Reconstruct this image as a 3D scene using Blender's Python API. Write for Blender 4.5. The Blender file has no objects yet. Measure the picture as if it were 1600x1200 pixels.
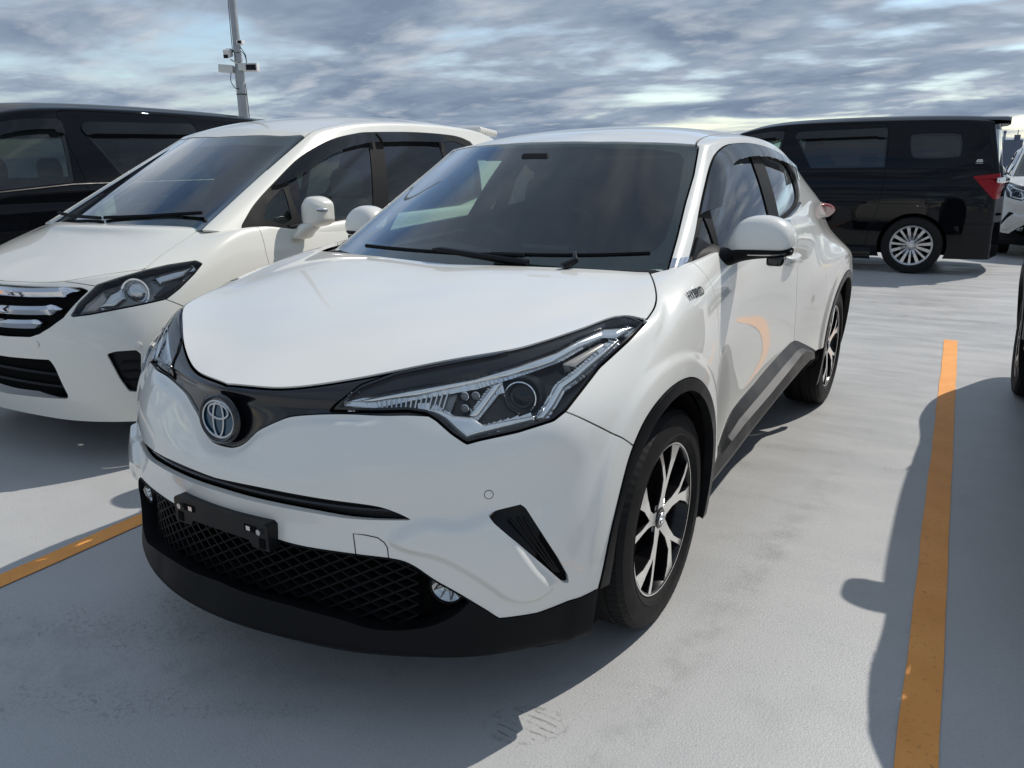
import bpy, bmesh, math, random
import numpy as np
from mathutils import Vector, Matrix

# ------------------------------------------------------------------ camera, sky, sun, exposure
sc = bpy.context.scene
col = sc.collection
cam_d = bpy.data.cameras.new('camera'); cam = bpy.data.objects.new('camera', cam_d); col.objects.link(cam)
cam_d.sensor_width = 36.0; cam_d.lens = 27.465; cam_d.clip_start = 0.05; cam_d.clip_end = 6000
def _cam_matrix(loc, yaw, pitch, roll):
    f = Vector((math.sin(yaw)*math.cos(pitch), math.cos(yaw)*math.cos(pitch), -math.sin(pitch)))
    r = Vector((math.cos(yaw), -math.sin(yaw), 0)); u = r.cross(f)
    c, s = math.cos(roll), math.sin(roll)
    r2 = r*c + u*s; u2 = u*c - r*s
    m = Matrix((r2, u2, -f)).transposed().to_4x4(); m.translation = Vector(loc)
    return m
cam.matrix_world = _cam_matrix((1.60577, -2.07677, 1.37901), math.radians(-31.7522), math.radians(15.8199), math.radians(-0.6325))
sc.camera = cam
sc.render.resolution_x, sc.render.resolution_y = 1024, 768
sc.view_settings.view_transform = 'Standard'; sc.view_settings.look = 'None'
sc.view_settings.gamma = 1.0; sc.view_settings.use_curve_mapping = False
sc.view_settings.exposure = 0.30

SUN = Vector((0.51, 1.0, 1.13)).normalized()          # towards the sun
SUN_EL = math.asin(SUN.z); SUN_AZ = math.atan2(SUN.x, SUN.y)
w = bpy.data.worlds.new('World'); sc.world = w; w.use_nodes = True
def world_nodes():
    nt = w.node_tree; nt.nodes.clear()
    N = nt.nodes.new; L = nt.links.new
    out = N('ShaderNodeOutputWorld'); bg = N('ShaderNodeBackground')
    sky = N('ShaderNodeTexSky'); sky.sky_type = 'NISHITA'; sky.sun_disc = False
    sky.sun_elevation = SUN_EL; sky.sun_rotation = SUN_AZ
    sky.air_density = 1.1; sky.dust_density = 0.3; sky.ozone_density = 2.0
    tc = N('ShaderNodeTexCoord'); sep = N('ShaderNodeSeparateXYZ'); L(tc.outputs['Generated'], sep.inputs[0])
    # cloud sheet: the view direction met with a flat layer overhead
    zc = N('ShaderNodeMath'); zc.operation = 'ADD'; zc.inputs[1].default_value = 0.12
    ab = N('ShaderNodeMath'); ab.operation = 'MAXIMUM'; ab.inputs[1].default_value = 0.0
    L(sep.outputs['Z'], ab.inputs[0]); L(ab.outputs[0], zc.inputs[0])
    dx = N('ShaderNodeMath'); dx.operation = 'DIVIDE'; L(sep.outputs['X'], dx.inputs[0]); L(zc.outputs[0], dx.inputs[1])
    dy = N('ShaderNodeMath'); dy.operation = 'DIVIDE'; L(sep.outputs['Y'], dy.inputs[0]); L(zc.outputs[0], dy.inputs[1])
    cb = N('ShaderNodeCombineXYZ'); L(dx.outputs[0], cb.inputs[0]); L(dy.outputs[0], cb.inputs[1])
    def noise(scale, detail, rough, dist, off, sx=1.0, sy=1.0, rot=0.0):
        m = N('ShaderNodeMapping'); m.inputs['Location'].default_value = off; m.inputs['Scale'].default_value = (sx, sy, 1)
        m.inputs['Rotation'].default_value = (0, 0, rot)
        L(cb.outputs[0], m.inputs[0]); n = N('ShaderNodeTexNoise'); L(m.outputs[0], n.inputs[0])
        n.inputs['Scale'].default_value = scale; n.inputs['Detail'].default_value = detail
        n.inputs['Roughness'].default_value = rough; n.inputs['Distortion'].default_value = dist
        return n.outputs['Fac']
    def ramp(src, stops):
        r = N('ShaderNodeValToRGB'); e = r.color_ramp.elements
        while len(e) < len(stops): e.new(0.5)
        for k, (p, c) in enumerate(stops): e[k].position = p; e[k].color = (*c, 1)
        L(src, r.inputs[0]); return r.outputs[0]
    big = noise(0.62, 5, 0.52, 0.25, (3.1, 1.7, 0), 1.0, 1.15, 0.5)
    mid = noise(1.25, 10, 0.56, 0.25, (7.3, 2.2, 0), 0.85, 1.2, 0.45)
    off = noise(1.25, 10, 0.56, 0.25, (7.38, 2.33, 0), 0.85, 1.2, 0.45)       # same field met a little nearer the sun
    add = N('ShaderNodeMath'); add.operation = 'MULTIPLY_ADD'; L(mid, add.inputs[0]); add.inputs[1].default_value = 0.75
    L(big, add.inputs[2])
    cover = ramp(add.outputs[0], [(0.70, (0, 0, 0)), (0.86, (1, 1, 1))])
    tone = ramp(add.outputs[0], [(0.66, (4.1, 4.5, 4.95)), (0.79, (2.9, 3.4, 4.1)), (0.92, (1.9, 2.4, 3.15)), (1.04, (1.4, 1.85, 2.6))])
    sb = N('ShaderNodeMath'); sb.operation = 'SUBTRACT'; L(mid, sb.inputs[0]); L(off, sb.inputs[1])
    hi = ramp(sb.outputs[0], [(0.01, (0, 0, 0)), (0.13, (1, 1, 1))])
    hm = N('ShaderNodeMath'); hm.operation = 'MULTIPLY'; hm.inputs[1].default_value = 0.36; L(hi, hm.inputs[0])
    tm = N('ShaderNodeMix'); tm.data_type = 'RGBA'; L(hm.outputs[0], tm.inputs[0]); L(tone, tm.inputs[6]); tm.inputs[7].default_value = (6.2, 6.4, 6.5, 1)
    tone = tm.outputs[2]
    mx = N('ShaderNodeMix'); mx.data_type = 'RGBA'
    L(cover, mx.inputs[0]); L(sky.outputs[0], mx.inputs[6]); L(tone, mx.inputs[7])
    L(mx.outputs[2], bg.inputs['Color']); bg.inputs['Strength'].default_value = 0.115
    L(bg.outputs[0], out.inputs[0])
world_nodes()
sun_d = bpy.data.lights.new('sun', 'SUN'); sun = bpy.data.objects.new('sun', sun_d); col.objects.link(sun)
sun_d.energy = 2.9; sun_d.angle = math.radians(0.53); sun_d.color = (1.0, 0.95, 0.88)
sun.rotation_euler = SUN.to_track_quat('Z', 'Y').to_euler()
# ------------------------------------------------------------------ mesh toolkit
class S:
    """triangle surface: points, normals, triangles"""
    def __init__(s, V, N, T): s.V = V; s.N = N; s.T = T
    def copy(s): return S(s.V.copy(), s.N.copy(), s.T.copy())
def _subdiv(V, Q, cr, lev):
    me = bpy.data.meshes.new('t'); me.from_pydata([tuple(v) for v in V], [], [tuple(q) for q in Q])
    if cr:
        at = me.attributes.new('crease_edge', 'FLOAT', 'EDGE')
        for k, e in enumerate(me.edges):
            key = tuple(sorted(e.vertices))
            if key in cr: at.data[k].value = cr[key]
    ob = bpy.data.objects.new('t', me); col.objects.link(ob)
    md = ob.modifiers.new('s', 'SUBSURF'); md.levels = lev; md.render_levels = lev
    return ob, me
def _evalco(ob):
    dg = bpy.context.evaluated_depsgraph_get(); dg.update()
    return ob.evaluated_get(dg)
def cc(V, Q, cr=None, lev=3, fit=5, k=0.9):
    """Catmull-Clark surface that passes through the cage points"""
    V = np.array(V, float); tgt = V.copy(); n = len(V)
    ob, me = _subdiv(V, Q, cr, 1)
    for _ in range(fit):
        ev = _evalco(ob); m = ev.to_mesh(); co = np.empty(len(m.vertices)*3); m.vertices.foreach_get('co', co); ev.to_mesh_clear()
        V = V + k*(tgt - co.reshape(-1, 3)[:n])
        me.vertices.foreach_set('co', V.ravel()); me.update(); ob.update_tag()
    ob.modifiers[0].levels = lev; ob.update_tag()
    ev = _evalco(ob); m = ev.to_mesh()
    co = np.empty(len(m.vertices)*3); m.vertices.foreach_get('co', co); co = co.reshape(-1, 3)
    f = np.empty(len(m.loops), np.int32); m.loops.foreach_get('vertex_index', f); f = f.reshape(-1, 4).copy(); ev.to_mesh_clear()
    bpy.data.objects.remove(ob); bpy.data.meshes.remove(me)
    return co, f
def vnormals(V, T):
    fn = np.cross(V[T[:, 1]]-V[T[:, 0]], V[T[:, 2]]-V[T[:, 0]])
    N = np.zeros_like(V)
    for i in range(3): np.add.at(N, T[:, i], fn)
    return N/np.maximum(np.linalg.norm(N, axis=1), 1e-12)[:, None]
def tri(Q): return np.concatenate([Q[:, [0, 1, 2]], Q[:, [0, 2, 3]]])
def compact(s):
    u, inv = np.unique(s.T, return_inverse=True)
    return S(s.V[u], s.N[u], inv.reshape(-1, 3))
def clip(s, f):
    """part of s where the per-point value f is below zero"""
    ins = f < 0; cnt = ins[s.T].sum(1)
    keep = [s.T[cnt == 3]]; V = [s.V]; Nn = [s.N]; cache = {}; nv = len(s.V); extraV = []; extraN = []; tris = []
    for t in s.T[(cnt == 1) | (cnt == 2)]:
        m = ins[t]
        def cut(a, b):
            key = (min(a, b), max(a, b))
            if key not in cache:
                w = f[a]/(f[a]-f[b]); extraV.append(s.V[a]*(1-w)+s.V[b]*w); extraN.append(s.N[a]*(1-w)+s.N[b]*w)
                cache[key] = nv+len(extraV)-1
            return cache[key]
        if m.sum() == 1:
            i = int(np.argmax(m)); a, b, c = t[i], t[(i+1) % 3], t[(i+2) % 3]
            tris.append((a, cut(a, b), cut(a, c)))
        else:
            i = int(np.argmin(m)); a, b, c = t[i], t[(i+1) % 3], t[(i+2) % 3]
            p, q = cut(a, b), cut(a, c)
            tris += [(p, b, c), (p, c, q)]
    if tris: keep.append(np.array(tris)); V.append(np.array(extraV)); Nn.append(np.array(extraN))
    T = np.concatenate(keep)
    if len(T) == 0: return S(np.zeros((0, 3)), np.zeros((0, 3)), np.zeros((0, 3), int))
    r = compact(S(np.concatenate(V), np.concatenate(Nn), T))
    r.N /= np.maximum(np.linalg.norm(r.N, axis=1), 1e-9)[:, None]
    return r
def spline(P, n=8, closed=False):
    """Catmull-Rom through the points"""
    P = np.array(P, float); m = len(P); out = []
    for i in range(m if closed else m-1):
        if closed: a, b, c, d = P[i-1], P[i], P[(i+1) % m], P[(i+2) % m]
        else: a, b, c, d = P[max(i-1, 0)], P[i], P[i+1], P[min(i+2, m-1)]
        for k in range(n):
            t = k/n; out.append(.5*((2*b)+(c-a)*t+(2*a-5*b+4*c-d)*t*t+(3*b-a-3*c+d)*t**3))
    if not closed: out.append(P[-1])
    return np.array(out)
def psdf(p, poly):
    """signed distance to a closed polygon, negative inside"""
    poly = np.asarray(poly, float); d2 = np.full(len(p), 1e18); ins = np.zeros(len(p), bool)
    for a, b in zip(poly, np.roll(poly, -1, 0)):
        e = b-a; w = p-a; t = np.clip((w@e)/max(e@e, 1e-18), 0, 1); q = w-t[:, None]*e
        d2 = np.minimum(d2, (q*q).sum(1))
        c = ((a[1] <= p[:, 1]) & (b[1] > p[:, 1])) | ((b[1] <= p[:, 1]) & (a[1] > p[:, 1]))
        with np.errstate(divide='ignore', invalid='ignore'):
            xi = a[0]+(p[:, 1]-a[1])/(b[1]-a[1])*e[0]
        ins ^= c & (p[:, 0] < xi)
    return np.where(ins, -1, 1)*np.sqrt(d2)
def lsdf(p, line):
    """signed distance to an open polyline: negative on its left"""
    line = np.asarray(line, float); best = np.full(len(p), 1e18); sg = np.ones(len(p))
    for k, (a, b) in enumerate(zip(line[:-1], line[1:])):
        e = b-a; w = p-a; t = (w@e)/(e@e)
        tc = np.clip(t, -1e9 if k == 0 else 0, 1e9 if k == len(line)-2 else 1)
        q = w-tc[:, None]*e; d = (q*q).sum(1); m = d < best
        best[m] = d[m]; cr = e[0]*w[:, 1]-e[1]*w[:, 0]; sg[m] = np.where(cr[m] > 0, -1, 1)
    return sg*np.sqrt(best)
def boundary(T):
    e = np.concatenate([T[:, [0, 1]], T[:, [1, 2]], T[:, [2, 0]]])
    k = np.sort(e, 1); _, i, c = np.unique(k, axis=0, return_index=True, return_counts=True)
    return e[i[c == 1]]
def flange(s, depth, skipx0=True, direction=None):
    """turns the open edges of a panel inwards so that it shows a thickness"""
    B = boundary(s.T)
    if skipx0: B = B[~((np.abs(s.V[B[:, 0], 0]) < 1e-5) & (np.abs(s.V[B[:, 1], 0]) < 1e-5))]
    if len(B) == 0: return s
    e = s.V[B[:, 1]]-s.V[B[:, 0]]
    u, inv = np.unique(B, return_inverse=True); inv = inv.reshape(-1, 2)
    nrm = s.N[u]; tang = np.zeros((len(u), 3)); np.add.at(tang, inv[:, 0], e); np.add.at(tang, inv[:, 1], e)
    side = np.cross(tang, nrm); side /= np.maximum(np.linalg.norm(side, axis=1), 1e-9)[:, None]
    n0 = len(s.V); m = len(u); d = -nrm if direction is None else np.tile(direction, (m, 1))
    mid = s.V[u]+d*(depth*.12)+side*(depth*.0); deep = s.V[u]+d*depth
    nm = nrm*.5+side*.5; nm /= np.maximum(np.linalg.norm(nm, axis=1), 1e-9)[:, None]
    V = np.concatenate([s.V, s.V[u], deep]); N = np.concatenate([s.N, side, side])
    a, b = inv[:, 0]+n0, inv[:, 1]+n0
    T = np.concatenate([s.T, np.stack([a, a+m, b], 1), np.stack([b, a+m, b+m], 1)])
    return S(V, N, T)
def offset(s, d): return S(s.V+s.N*d, s.N.copy(), s.T.copy())
def mirror(s): return S(s.V*[-1, 1, 1], s.N*[-1, 1, 1], s.T[:, ::-1].copy())
def join(*ss):
    V = []; N = []; T = []; n = 0
    for s in ss:
        V.append(s.V); N.append(s.N); T.append(s.T+n); n += len(s.V)
    return S(np.concatenate(V), np.concatenate(N), np.concatenate(T))
def both(s): return join(s, mirror(s))
def half(V, Q):
    """+x half of a mirrored surface with normals of the whole"""
    T = tri(Q); N = vnormals(V, T); V = V.copy(); V[np.abs(V[:, 0]) < 1e-5, 0] = 0
    k = (V[T, 0].min(1) >= 0) & (V[T, 0].max(1) > 1e-7); s = compact(S(V, N, T[k])); z = s.V[:, 0] == 0
    s.N[z, 0] = 0; s.N /= np.linalg.norm(s.N, axis=1)[:, None]
    return s
def boxcage(rings, a, b, cap):
    """rings (top row first) run round half a body from front centre to rear centre; cap[j][i] closes the top"""
    V = []; idx = {}; Q = []; c = len(rings[0])-1; J = b-a
    def add(p): V.append(tuple(p)); return len(V)-1
    def vid(key, p):
        if key not in idx: idx[key] = add(p)
        return idx[key]
    def R(r, s, sg):
        p = rings[r][s]; ctr = s in (0, c)
        return vid(('r', r, s, 1 if ctr else sg), (0 if ctr else sg*p[0], p[1], p[2]))
    def C(i, j, sg):
        if j == 0: return R(0, i, sg)
        if i == a: return R(0, a+j, sg)
        if j == J: return R(0, c-i, sg)
        p = cap[j][i]; return vid(('c', i, j, 1 if i == 0 else sg), (0 if i == 0 else sg*p[0], p[1], p[2]))
    tag = []
    for sg in (1, -1):
        for r in range(len(rings)-1):
            for s in range(c):
                q = [R(r, s, sg), R(r+1, s, sg), R(r+1, s+1, sg), R(r, s+1, sg)]
                Q.append(q if sg > 0 else q[::-1])
        for i in range(a):
            for j in range(J):
                q = [C(i, j, sg), C(i+1, j, sg), C(i+1, j+1, sg), C(i, j+1, sg)]
                Q.append(q if sg > 0 else q[::-1])
    def crease(r, s0, s1, wgt, cr):
        for sg in (1, -1):
            for s in range(s0, s1): cr[tuple(sorted((R(r, s, sg), R(r, s+1, sg))))] = wgt
    return V, Q, crease, R
def mesh_obj(name, s, mat, parent=None):
    me = bpy.data.meshes.new(name)
    me.vertices.add(len(s.V)); me.vertices.foreach_set('co', np.ascontiguousarray(s.V, np.float32).ravel())
    me.loops.add(len(s.T)*3); me.loops.foreach_set('vertex_index', np.ascontiguousarray(s.T, np.int32).ravel())
    me.polygons.add(len(s.T)); me.polygons.foreach_set('loop_start', np.arange(len(s.T), dtype=np.int32)*3)
    me.update(calc_edges=True); me.polygons.foreach_set('use_smooth', np.ones(len(s.T), bool))
    me.normals_split_custom_set_from_vertices([tuple(n) for n in s.N])
    me.materials.append(mat); ob = bpy.data.objects.new(name, me); col.objects.link(ob)
    if parent is not None: ob.parent = parent
    return ob
def refine(s, n=1):
    """splits every triangle in four"""
    for _ in range(n):
        T = s.T; e = np.sort(np.concatenate([T[:, [0, 1]], T[:, [1, 2]], T[:, [2, 0]]]), 1); u, inv = np.unique(e, axis=0, return_inverse=True); inv = inv.reshape(-1)
        m = len(T); a, b, c = inv[:m]+len(s.V), inv[m:2*m]+len(s.V), inv[2*m:]+len(s.V)
        N = s.N[u[:, 0]]+s.N[u[:, 1]]; N /= np.maximum(np.linalg.norm(N, axis=1), 1e-9)[:, None]
        s = S(np.concatenate([s.V, (s.V[u[:, 0]]+s.V[u[:, 1]])/2]), np.concatenate([s.N, N]), np.concatenate([np.stack([T[:, 0], a, c], 1), np.stack([a, T[:, 1], b], 1), np.stack([c, b, T[:, 2]], 1), np.stack([a, b, c], 1)]))
    return s
def pillow(s, P2, poly, dep, hgt, wid):
    """patch of s inside poly, sunk by dep and raised towards its middle so that it catches light like a moulded piece"""
    pc = clip(s, psdf(P2, poly)); return pc
# ------------------------------------------------------------------ materials (all procedural)
def mat(name, base=(.5,.5,.5), rough=.5, metal=0.0, coat=0.0, coat_rough=.03, spec=.5, noise=None, bump=None, emit=None):
    m = bpy.data.materials.new(name); m.use_nodes = True; nt = m.node_tree; b = nt.nodes['Principled BSDF']
    b.inputs['Base Color'].default_value = (*base, 1); b.inputs['Roughness'].default_value = rough; b.inputs['Metallic'].default_value = metal
    b.inputs['Coat Weight'].default_value = coat; b.inputs['Coat Roughness'].default_value = coat_rough; b.inputs['Specular IOR Level'].default_value = spec
    tc = nt.nodes.new('ShaderNodeTexCoord')
    if noise:                                   # (scale, colour amount, roughness amount)
        n = nt.nodes.new('ShaderNodeTexNoise'); n.inputs['Scale'].default_value = noise[0]; n.inputs['Detail'].default_value = 6
        nt.links.new(tc.outputs['Object'], n.inputs['Vector'])
        r = nt.nodes.new('ShaderNodeMapRange'); r.inputs[1].default_value = .3; r.inputs[2].default_value = .7
        r.inputs[3].default_value = 1-noise[1]; r.inputs[4].default_value = 1+noise[1]; nt.links.new(n.outputs['Fac'], r.inputs[0])
        v = nt.nodes.new('ShaderNodeVectorMath'); v.operation = 'SCALE'; v.inputs[0].default_value = base
        nt.links.new(r.outputs[0], v.inputs['Scale']); nt.links.new(v.outputs[0], b.inputs['Base Color'])
        r2 = nt.nodes.new('ShaderNodeMapRange'); r2.inputs[1].default_value = .3; r2.inputs[2].default_value = .7
        r2.inputs[3].default_value = max(0, rough-noise[2]); r2.inputs[4].default_value = rough+noise[2]; nt.links.new(n.outputs['Fac'], r2.inputs[0])
        nt.links.new(r2.outputs[0], b.inputs['Roughness'])
    if bump:                                    # (scale, strength, distance)
        n2 = nt.nodes.new('ShaderNodeTexNoise'); n2.inputs['Scale'].default_value = bump[0]; n2.inputs['Detail'].default_value = 3
        nt.links.new(tc.outputs['Object'], n2.inputs['Vector'])
        bp = nt.nodes.new('ShaderNodeBump'); bp.inputs['Strength'].default_value = bump[1]; bp.inputs['Distance'].default_value = bump[2]
        nt.links.new(n2.outputs['Fac'], bp.inputs['Height']); nt.links.new(bp.outputs[0], b.inputs['Normal'])
    if emit: b.inputs['Emission Color'].default_value = (*emit[0], 1); b.inputs['Emission Strength'].default_value = emit[1]
    return m
def glass(name, tint, ior=1.5, rough=0.0, boost=1.0):
    """thin pane: see-through with a tint, mirror reflection growing towards grazing angles"""
    m = bpy.data.materials.new(name); m.use_nodes = True; nt = m.node_tree; nt.nodes.clear()
    out = nt.nodes.new('ShaderNodeOutputMaterial'); mx = nt.nodes.new('ShaderNodeMixShader')
    tr = nt.nodes.new('ShaderNodeBsdfTransparent'); tr.inputs[0].default_value = (*tint, 1)
    gl = nt.nodes.new('ShaderNodeBsdfGlossy'); gl.inputs['Roughness'].default_value = rough; gl.inputs[0].default_value = (1, 1, 1, 1)
    lw = nt.nodes.new('ShaderNodeLayerWeight'); lw.inputs[0].default_value = .5
    f0 = ((ior-1)/(ior+1))**2
    pw = nt.nodes.new('ShaderNodeMath'); pw.operation = 'POWER'; pw.inputs[1].default_value = 5.0; nt.links.new(lw.outputs['Facing'], pw.inputs[0])
    ma = nt.nodes.new('ShaderNodeMath'); ma.operation = 'MULTIPLY_ADD'; ma.inputs[1].default_value = 1-f0; ma.inputs[2].default_value = f0; nt.links.new(pw.outputs[0], ma.inputs[0])
    mu = nt.nodes.new('ShaderNodeMath'); mu.operation = 'MULTIPLY'; mu.use_clamp = True; mu.inputs[1].default_value = boost
    nt.links.new(ma.outputs[0], mu.inputs[0]); nt.links.new(mu.outputs[0], mx.inputs[0])
    nt.links.new(tr.outputs[0], mx.inputs[1]); nt.links.new(gl.outputs[0], mx.inputs[2]); nt.links.new(mx.outputs[0], out.inputs[0])
    return m
MT = dict(
    white=mat('pearl_white_paint', (.77,.765,.715), .30, 0, 1.0, .012, .25, noise=(2.5, .015, .02)),
    ivory=mat('ivory_white_paint', (.76,.75,.68), .32, 0, 1.0, .03, .5, noise=(2.0, .02, .02)),
    blackpaint=mat('black_paint', (.003,.0035,.005), .35, 0, .5, .012, 0.0),
    silverpaint=mat('silver_paint', (.42,.43,.44), .3, .6, 1.0, .03),
    gloss=mat('gloss_black_plastic', (.006,.006,.008), .10, 0, .3, .03),
    satin=mat('satin_black_plastic', (.008,.0085,.0095), .38, 0, 0, .03, .22, noise=(14, .12, .06), bump=(900, .08, .0006)),
    matte=mat('matte_black_plastic', (.007,.0075,.0085), .55, 0, 0, .03, .12, noise=(9, .2, .08), bump=(700, .15, .0008)),
    trim=mat('grey_black_cladding', (.013,.0135,.0145), .42, 0, 0, .03, .38, noise=(8, .15, .08), bump=(800, .15, .0008)),
    hole=mat('dark_cavity', (.004,.004,.004), .9, spec=.1),
    rubber=mat('tyre_rubber', (.011,.011,.011), .68, spec=.22, noise=(18, .25, .08), bump=(300, .2, .001)),
    chrome=mat('chrome', (.82,.83,.85), .09, 1.0),
    machined=mat('machined_alloy', (.74,.74,.74), .22, 1.0, noise=(40, .04, .05)),
    alloy=mat('silver_alloy', (.52,.52,.53), .30, .9, .4, .05, noise=(10, .05, .05)),
    wheelblack=mat('gloss_black_wheel', (.006,.006,.007), .25, 0, .25, .05, .3),
    reflector=mat('lamp_reflector', (.60,.61,.63), .16, .95),
    lampdark=mat('lamp_housing_dark', (.014,.015,.017), .25, .3),
    lampgrey=mat('lamp_housing_grey', (.20,.205,.205), .22, .25),
    drl=mat('lamp_light_guide', (.80,.81,.82), .15, .8, .3),
    amber=mat('clear_marker', (.40,.37,.35), .25, .3),
    red=mat('red_tail_lamp', (.24,.004,.008), .18, 0, .15, .02, .2),
    blue=mat('blue_emblem', (.008,.055,.10), .10, .3, .6, .02),
    glass=glass('windscreen_glass', (.64,.77,.70), 1.52, 0, 2.3),
    sideglass=glass('side_window_glass', (.56,.70,.63), 1.52, 0, 1.8),
    privacy=glass('privacy_glass', (.07,.08,.085), 1.52, 0, 1.5),
    visor=glass('smoked_visor', (.13,.125,.12), 1.5, .03, 1.5),
    lens=glass('clear_lens', (.93,.95,.95), 1.45, 0, .9),
    cabin=mat('cabin_dark_trim', (.012,.012,.0125), .75, noise=(12, .2, .05)),
    cabingrey=mat('cabin_grey_fabric', (.022,.022,.023), .85, noise=(30, .2, .05)),
    liner=mat('headliner_grey', (.09,.088,.085), .9),
    liner_beige=mat('cabin_beige', (.22,.20,.17), .9),
    pole=mat('galvanised_pole', (.33,.35,.36), .5, .5, noise=(6, .1, .08)),
    camwhite=mat('camera_white', (.60,.60,.58), .5),
    discdark=mat('brake_iron', (.10,.095,.09), .5, .8, noise=(15, .2, .1)),
    badge=mat('badge_dark_chrome', (.07,.08,.10), .22, .8),
    emchrome=mat('dark_chrome', (.50,.52,.54), .08, 1.0),
    paper=mat('sticker_white', (.62,.62,.6), .6),
)
# ------------------------------------------------------------------ objects, things and simple solids
def thing(name, label, cat, loc=(0,0,0), rz=0, group=None):
    o = bpy.data.objects.new(name, None); col.objects.link(o); o.empty_display_size = .2
    o.location = loc; o.rotation_euler = (0, 0, rz); o['label'] = label; o['category'] = cat
    if group: o['group'] = group
    return o
def from_bm(name, bm, m, parent=None, smooth=40, bevel=0, seg=2):
    me = bpy.data.meshes.new(name)
    if bevel: bmesh.ops.bevel(bm, geom=[e for e in bm.edges if len(e.link_faces) == 2 and e.calc_face_angle(0) > math.radians(25)], offset=bevel, segments=seg, affect='EDGES', profile=.6)
    bmesh.ops.recalc_face_normals(bm, faces=bm.faces)
    bm.to_mesh(me); bm.free()
    if smooth:
        me.polygons.foreach_set('use_smooth', np.ones(len(me.polygons), bool)); me.set_sharp_from_angle(angle=math.radians(smooth))
    me.materials.append(m if not isinstance(m, str) else MT[m]); ob = bpy.data.objects.new(name, me); col.objects.link(ob)
    if parent is not None: ob.parent = parent
    return ob
def bm_box(bm, c, s, rot=None):
    r = bmesh.ops.create_cube(bm, size=1.0); M = Matrix.Translation(c) @ (rot.to_4x4() if rot else Matrix()) @ Matrix.Diagonal((*s, 1))
    bmesh.ops.transform(bm, matrix=M, verts=r['verts']); return r['verts']
def bm_cyl(bm, p, q, r, r2=None, seg=20):
    p, q = Vector(p), Vector(q); d = q-p
    g = bmesh.ops.create_cone(bm, cap_ends=True, segments=seg, radius1=r, radius2=r if r2 is None else r2, depth=d.length)
    M = Matrix.Translation((p+q)/2) @ d.to_track_quat('Z', 'Y').to_matrix().to_4x4(); bmesh.ops.transform(bm, matrix=M, verts=g['verts'])
    return g['verts']
def bm_tube(bm, pts, r, seg=8, caps=True):
    pts = [Vector(p) for p in pts]; rr = r if isinstance(r, (list, tuple)) else [r]*len(pts); rings = []; up = None
    for i, p in enumerate(pts):
        t = (pts[min(i+1, len(pts)-1)]-pts[max(i-1, 0)]).normalized()
        if up is None: up = Vector((0, 0, 1)) if abs(t.z) < .9 else Vector((1, 0, 0))
        a = t.cross(up).normalized(); b = a.cross(t).normalized(); up = b
        rings.append([bm.verts.new(p+(a*math.cos(2*math.pi*k/seg)+b*math.sin(2*math.pi*k/seg))*rr[i]) for k in range(seg)])
    for A, B in zip(rings[:-1], rings[1:]):
        for k in range(seg): bm.faces.new((A[k], A[(k+1) % seg], B[(k+1) % seg], B[k]))
    if caps: bm.faces.new(rings[0][::-1]); bm.faces.new(rings[-1])
def bm_lathe(bm, prof, seg=48, axis='X', closed=False):
    """profile of (along axis, radius)"""
    rings = []
    for h, r in prof:
        ring = []
        for k in range(seg):
            a = 2*math.pi*k/seg; ca, sa = math.cos(a)*r, math.sin(a)*r
            ring.append(bm.verts.new((h, ca, sa) if axis == 'X' else (ca, sa, h) if axis == 'Z' else (ca, h, sa)))
        rings.append(ring)
    n = len(rings)
    for i in range(n if closed else n-1):
        A, B = rings[i], rings[(i+1) % n]
        for k in range(seg): bm.faces.new((A[k], A[(k+1) % seg], B[(k+1) % seg], B[k]))
    return rings
def bm_prism(bm, poly, d, f=lambda p: p):
    """polygon of 3D points pushed along d"""
    d = Vector(d); A = [bm.verts.new(f(Vector(p))) for p in poly]; B = [bm.verts.new(f(Vector(p)+d)) for p in poly]; n = len(poly)
    bm.faces.new(A[::-1]); bm.faces.new(B)
    for k in range(n): bm.faces.new((A[k], A[(k+1) % n], B[(k+1) % n], B[k]))
def bm_loft(bm, rows, closed=False):
    R = [[bm.verts.new(p) for p in r] for r in rows]
    for A, B in zip(R[:-1], R[1:]):
        n = len(A)
        for k in range(n if closed else n-1): bm.faces.new((A[k], A[(k+1) % n], B[(k+1) % n], B[k]))
    return R
def text_obj(name, txt, size, m, parent, M, extrude=.001, bold=False, shear=0.0, spacing=1.0):
    cu = bpy.data.curves.new(name, 'FONT'); cu.body = txt; cu.size = size; cu.extrude = extrude; cu.align_x = 'CENTER'; cu.align_y = 'CENTER'
    cu.shear = shear; cu.space_character = spacing; cu.resolution_u = 3
    if bold: cu.offset = size*.018
    t = bpy.data.objects.new('t', cu); col.objects.link(t); dg = bpy.context.evaluated_depsgraph_get(); dg.update()
    me = bpy.data.meshes.new_from_object(t.evaluated_get(dg)); bpy.data.objects.remove(t); bpy.data.curves.remove(cu)
    me.transform(M); me.name = name; me.materials.clear(); me.materials.append(MT[m]); ob = bpy.data.objects.new(name, me); col.objects.link(ob); ob.parent = parent
    return ob
def copy_tree(o, parent=None, M=None):
    c = o.copy(); col.objects.link(c); c.parent = parent
    for ch in list(o.children): copy_tree(ch, c)
    return c
def axes(d):
    d = np.array(d, float); d /= np.linalg.norm(d); u = np.cross(d, (0, 0, 1.)); u /= np.linalg.norm(u); v = np.cross(u, d); return np.stack([u, v], 1)
def yz(P): return np.asarray(P, float)[:, [1, 2]]
def xz(P): return np.asarray(P, float)[:, [0, 2]]
def xy(P): return np.asarray(P, float)[:, [0, 1]]
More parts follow.
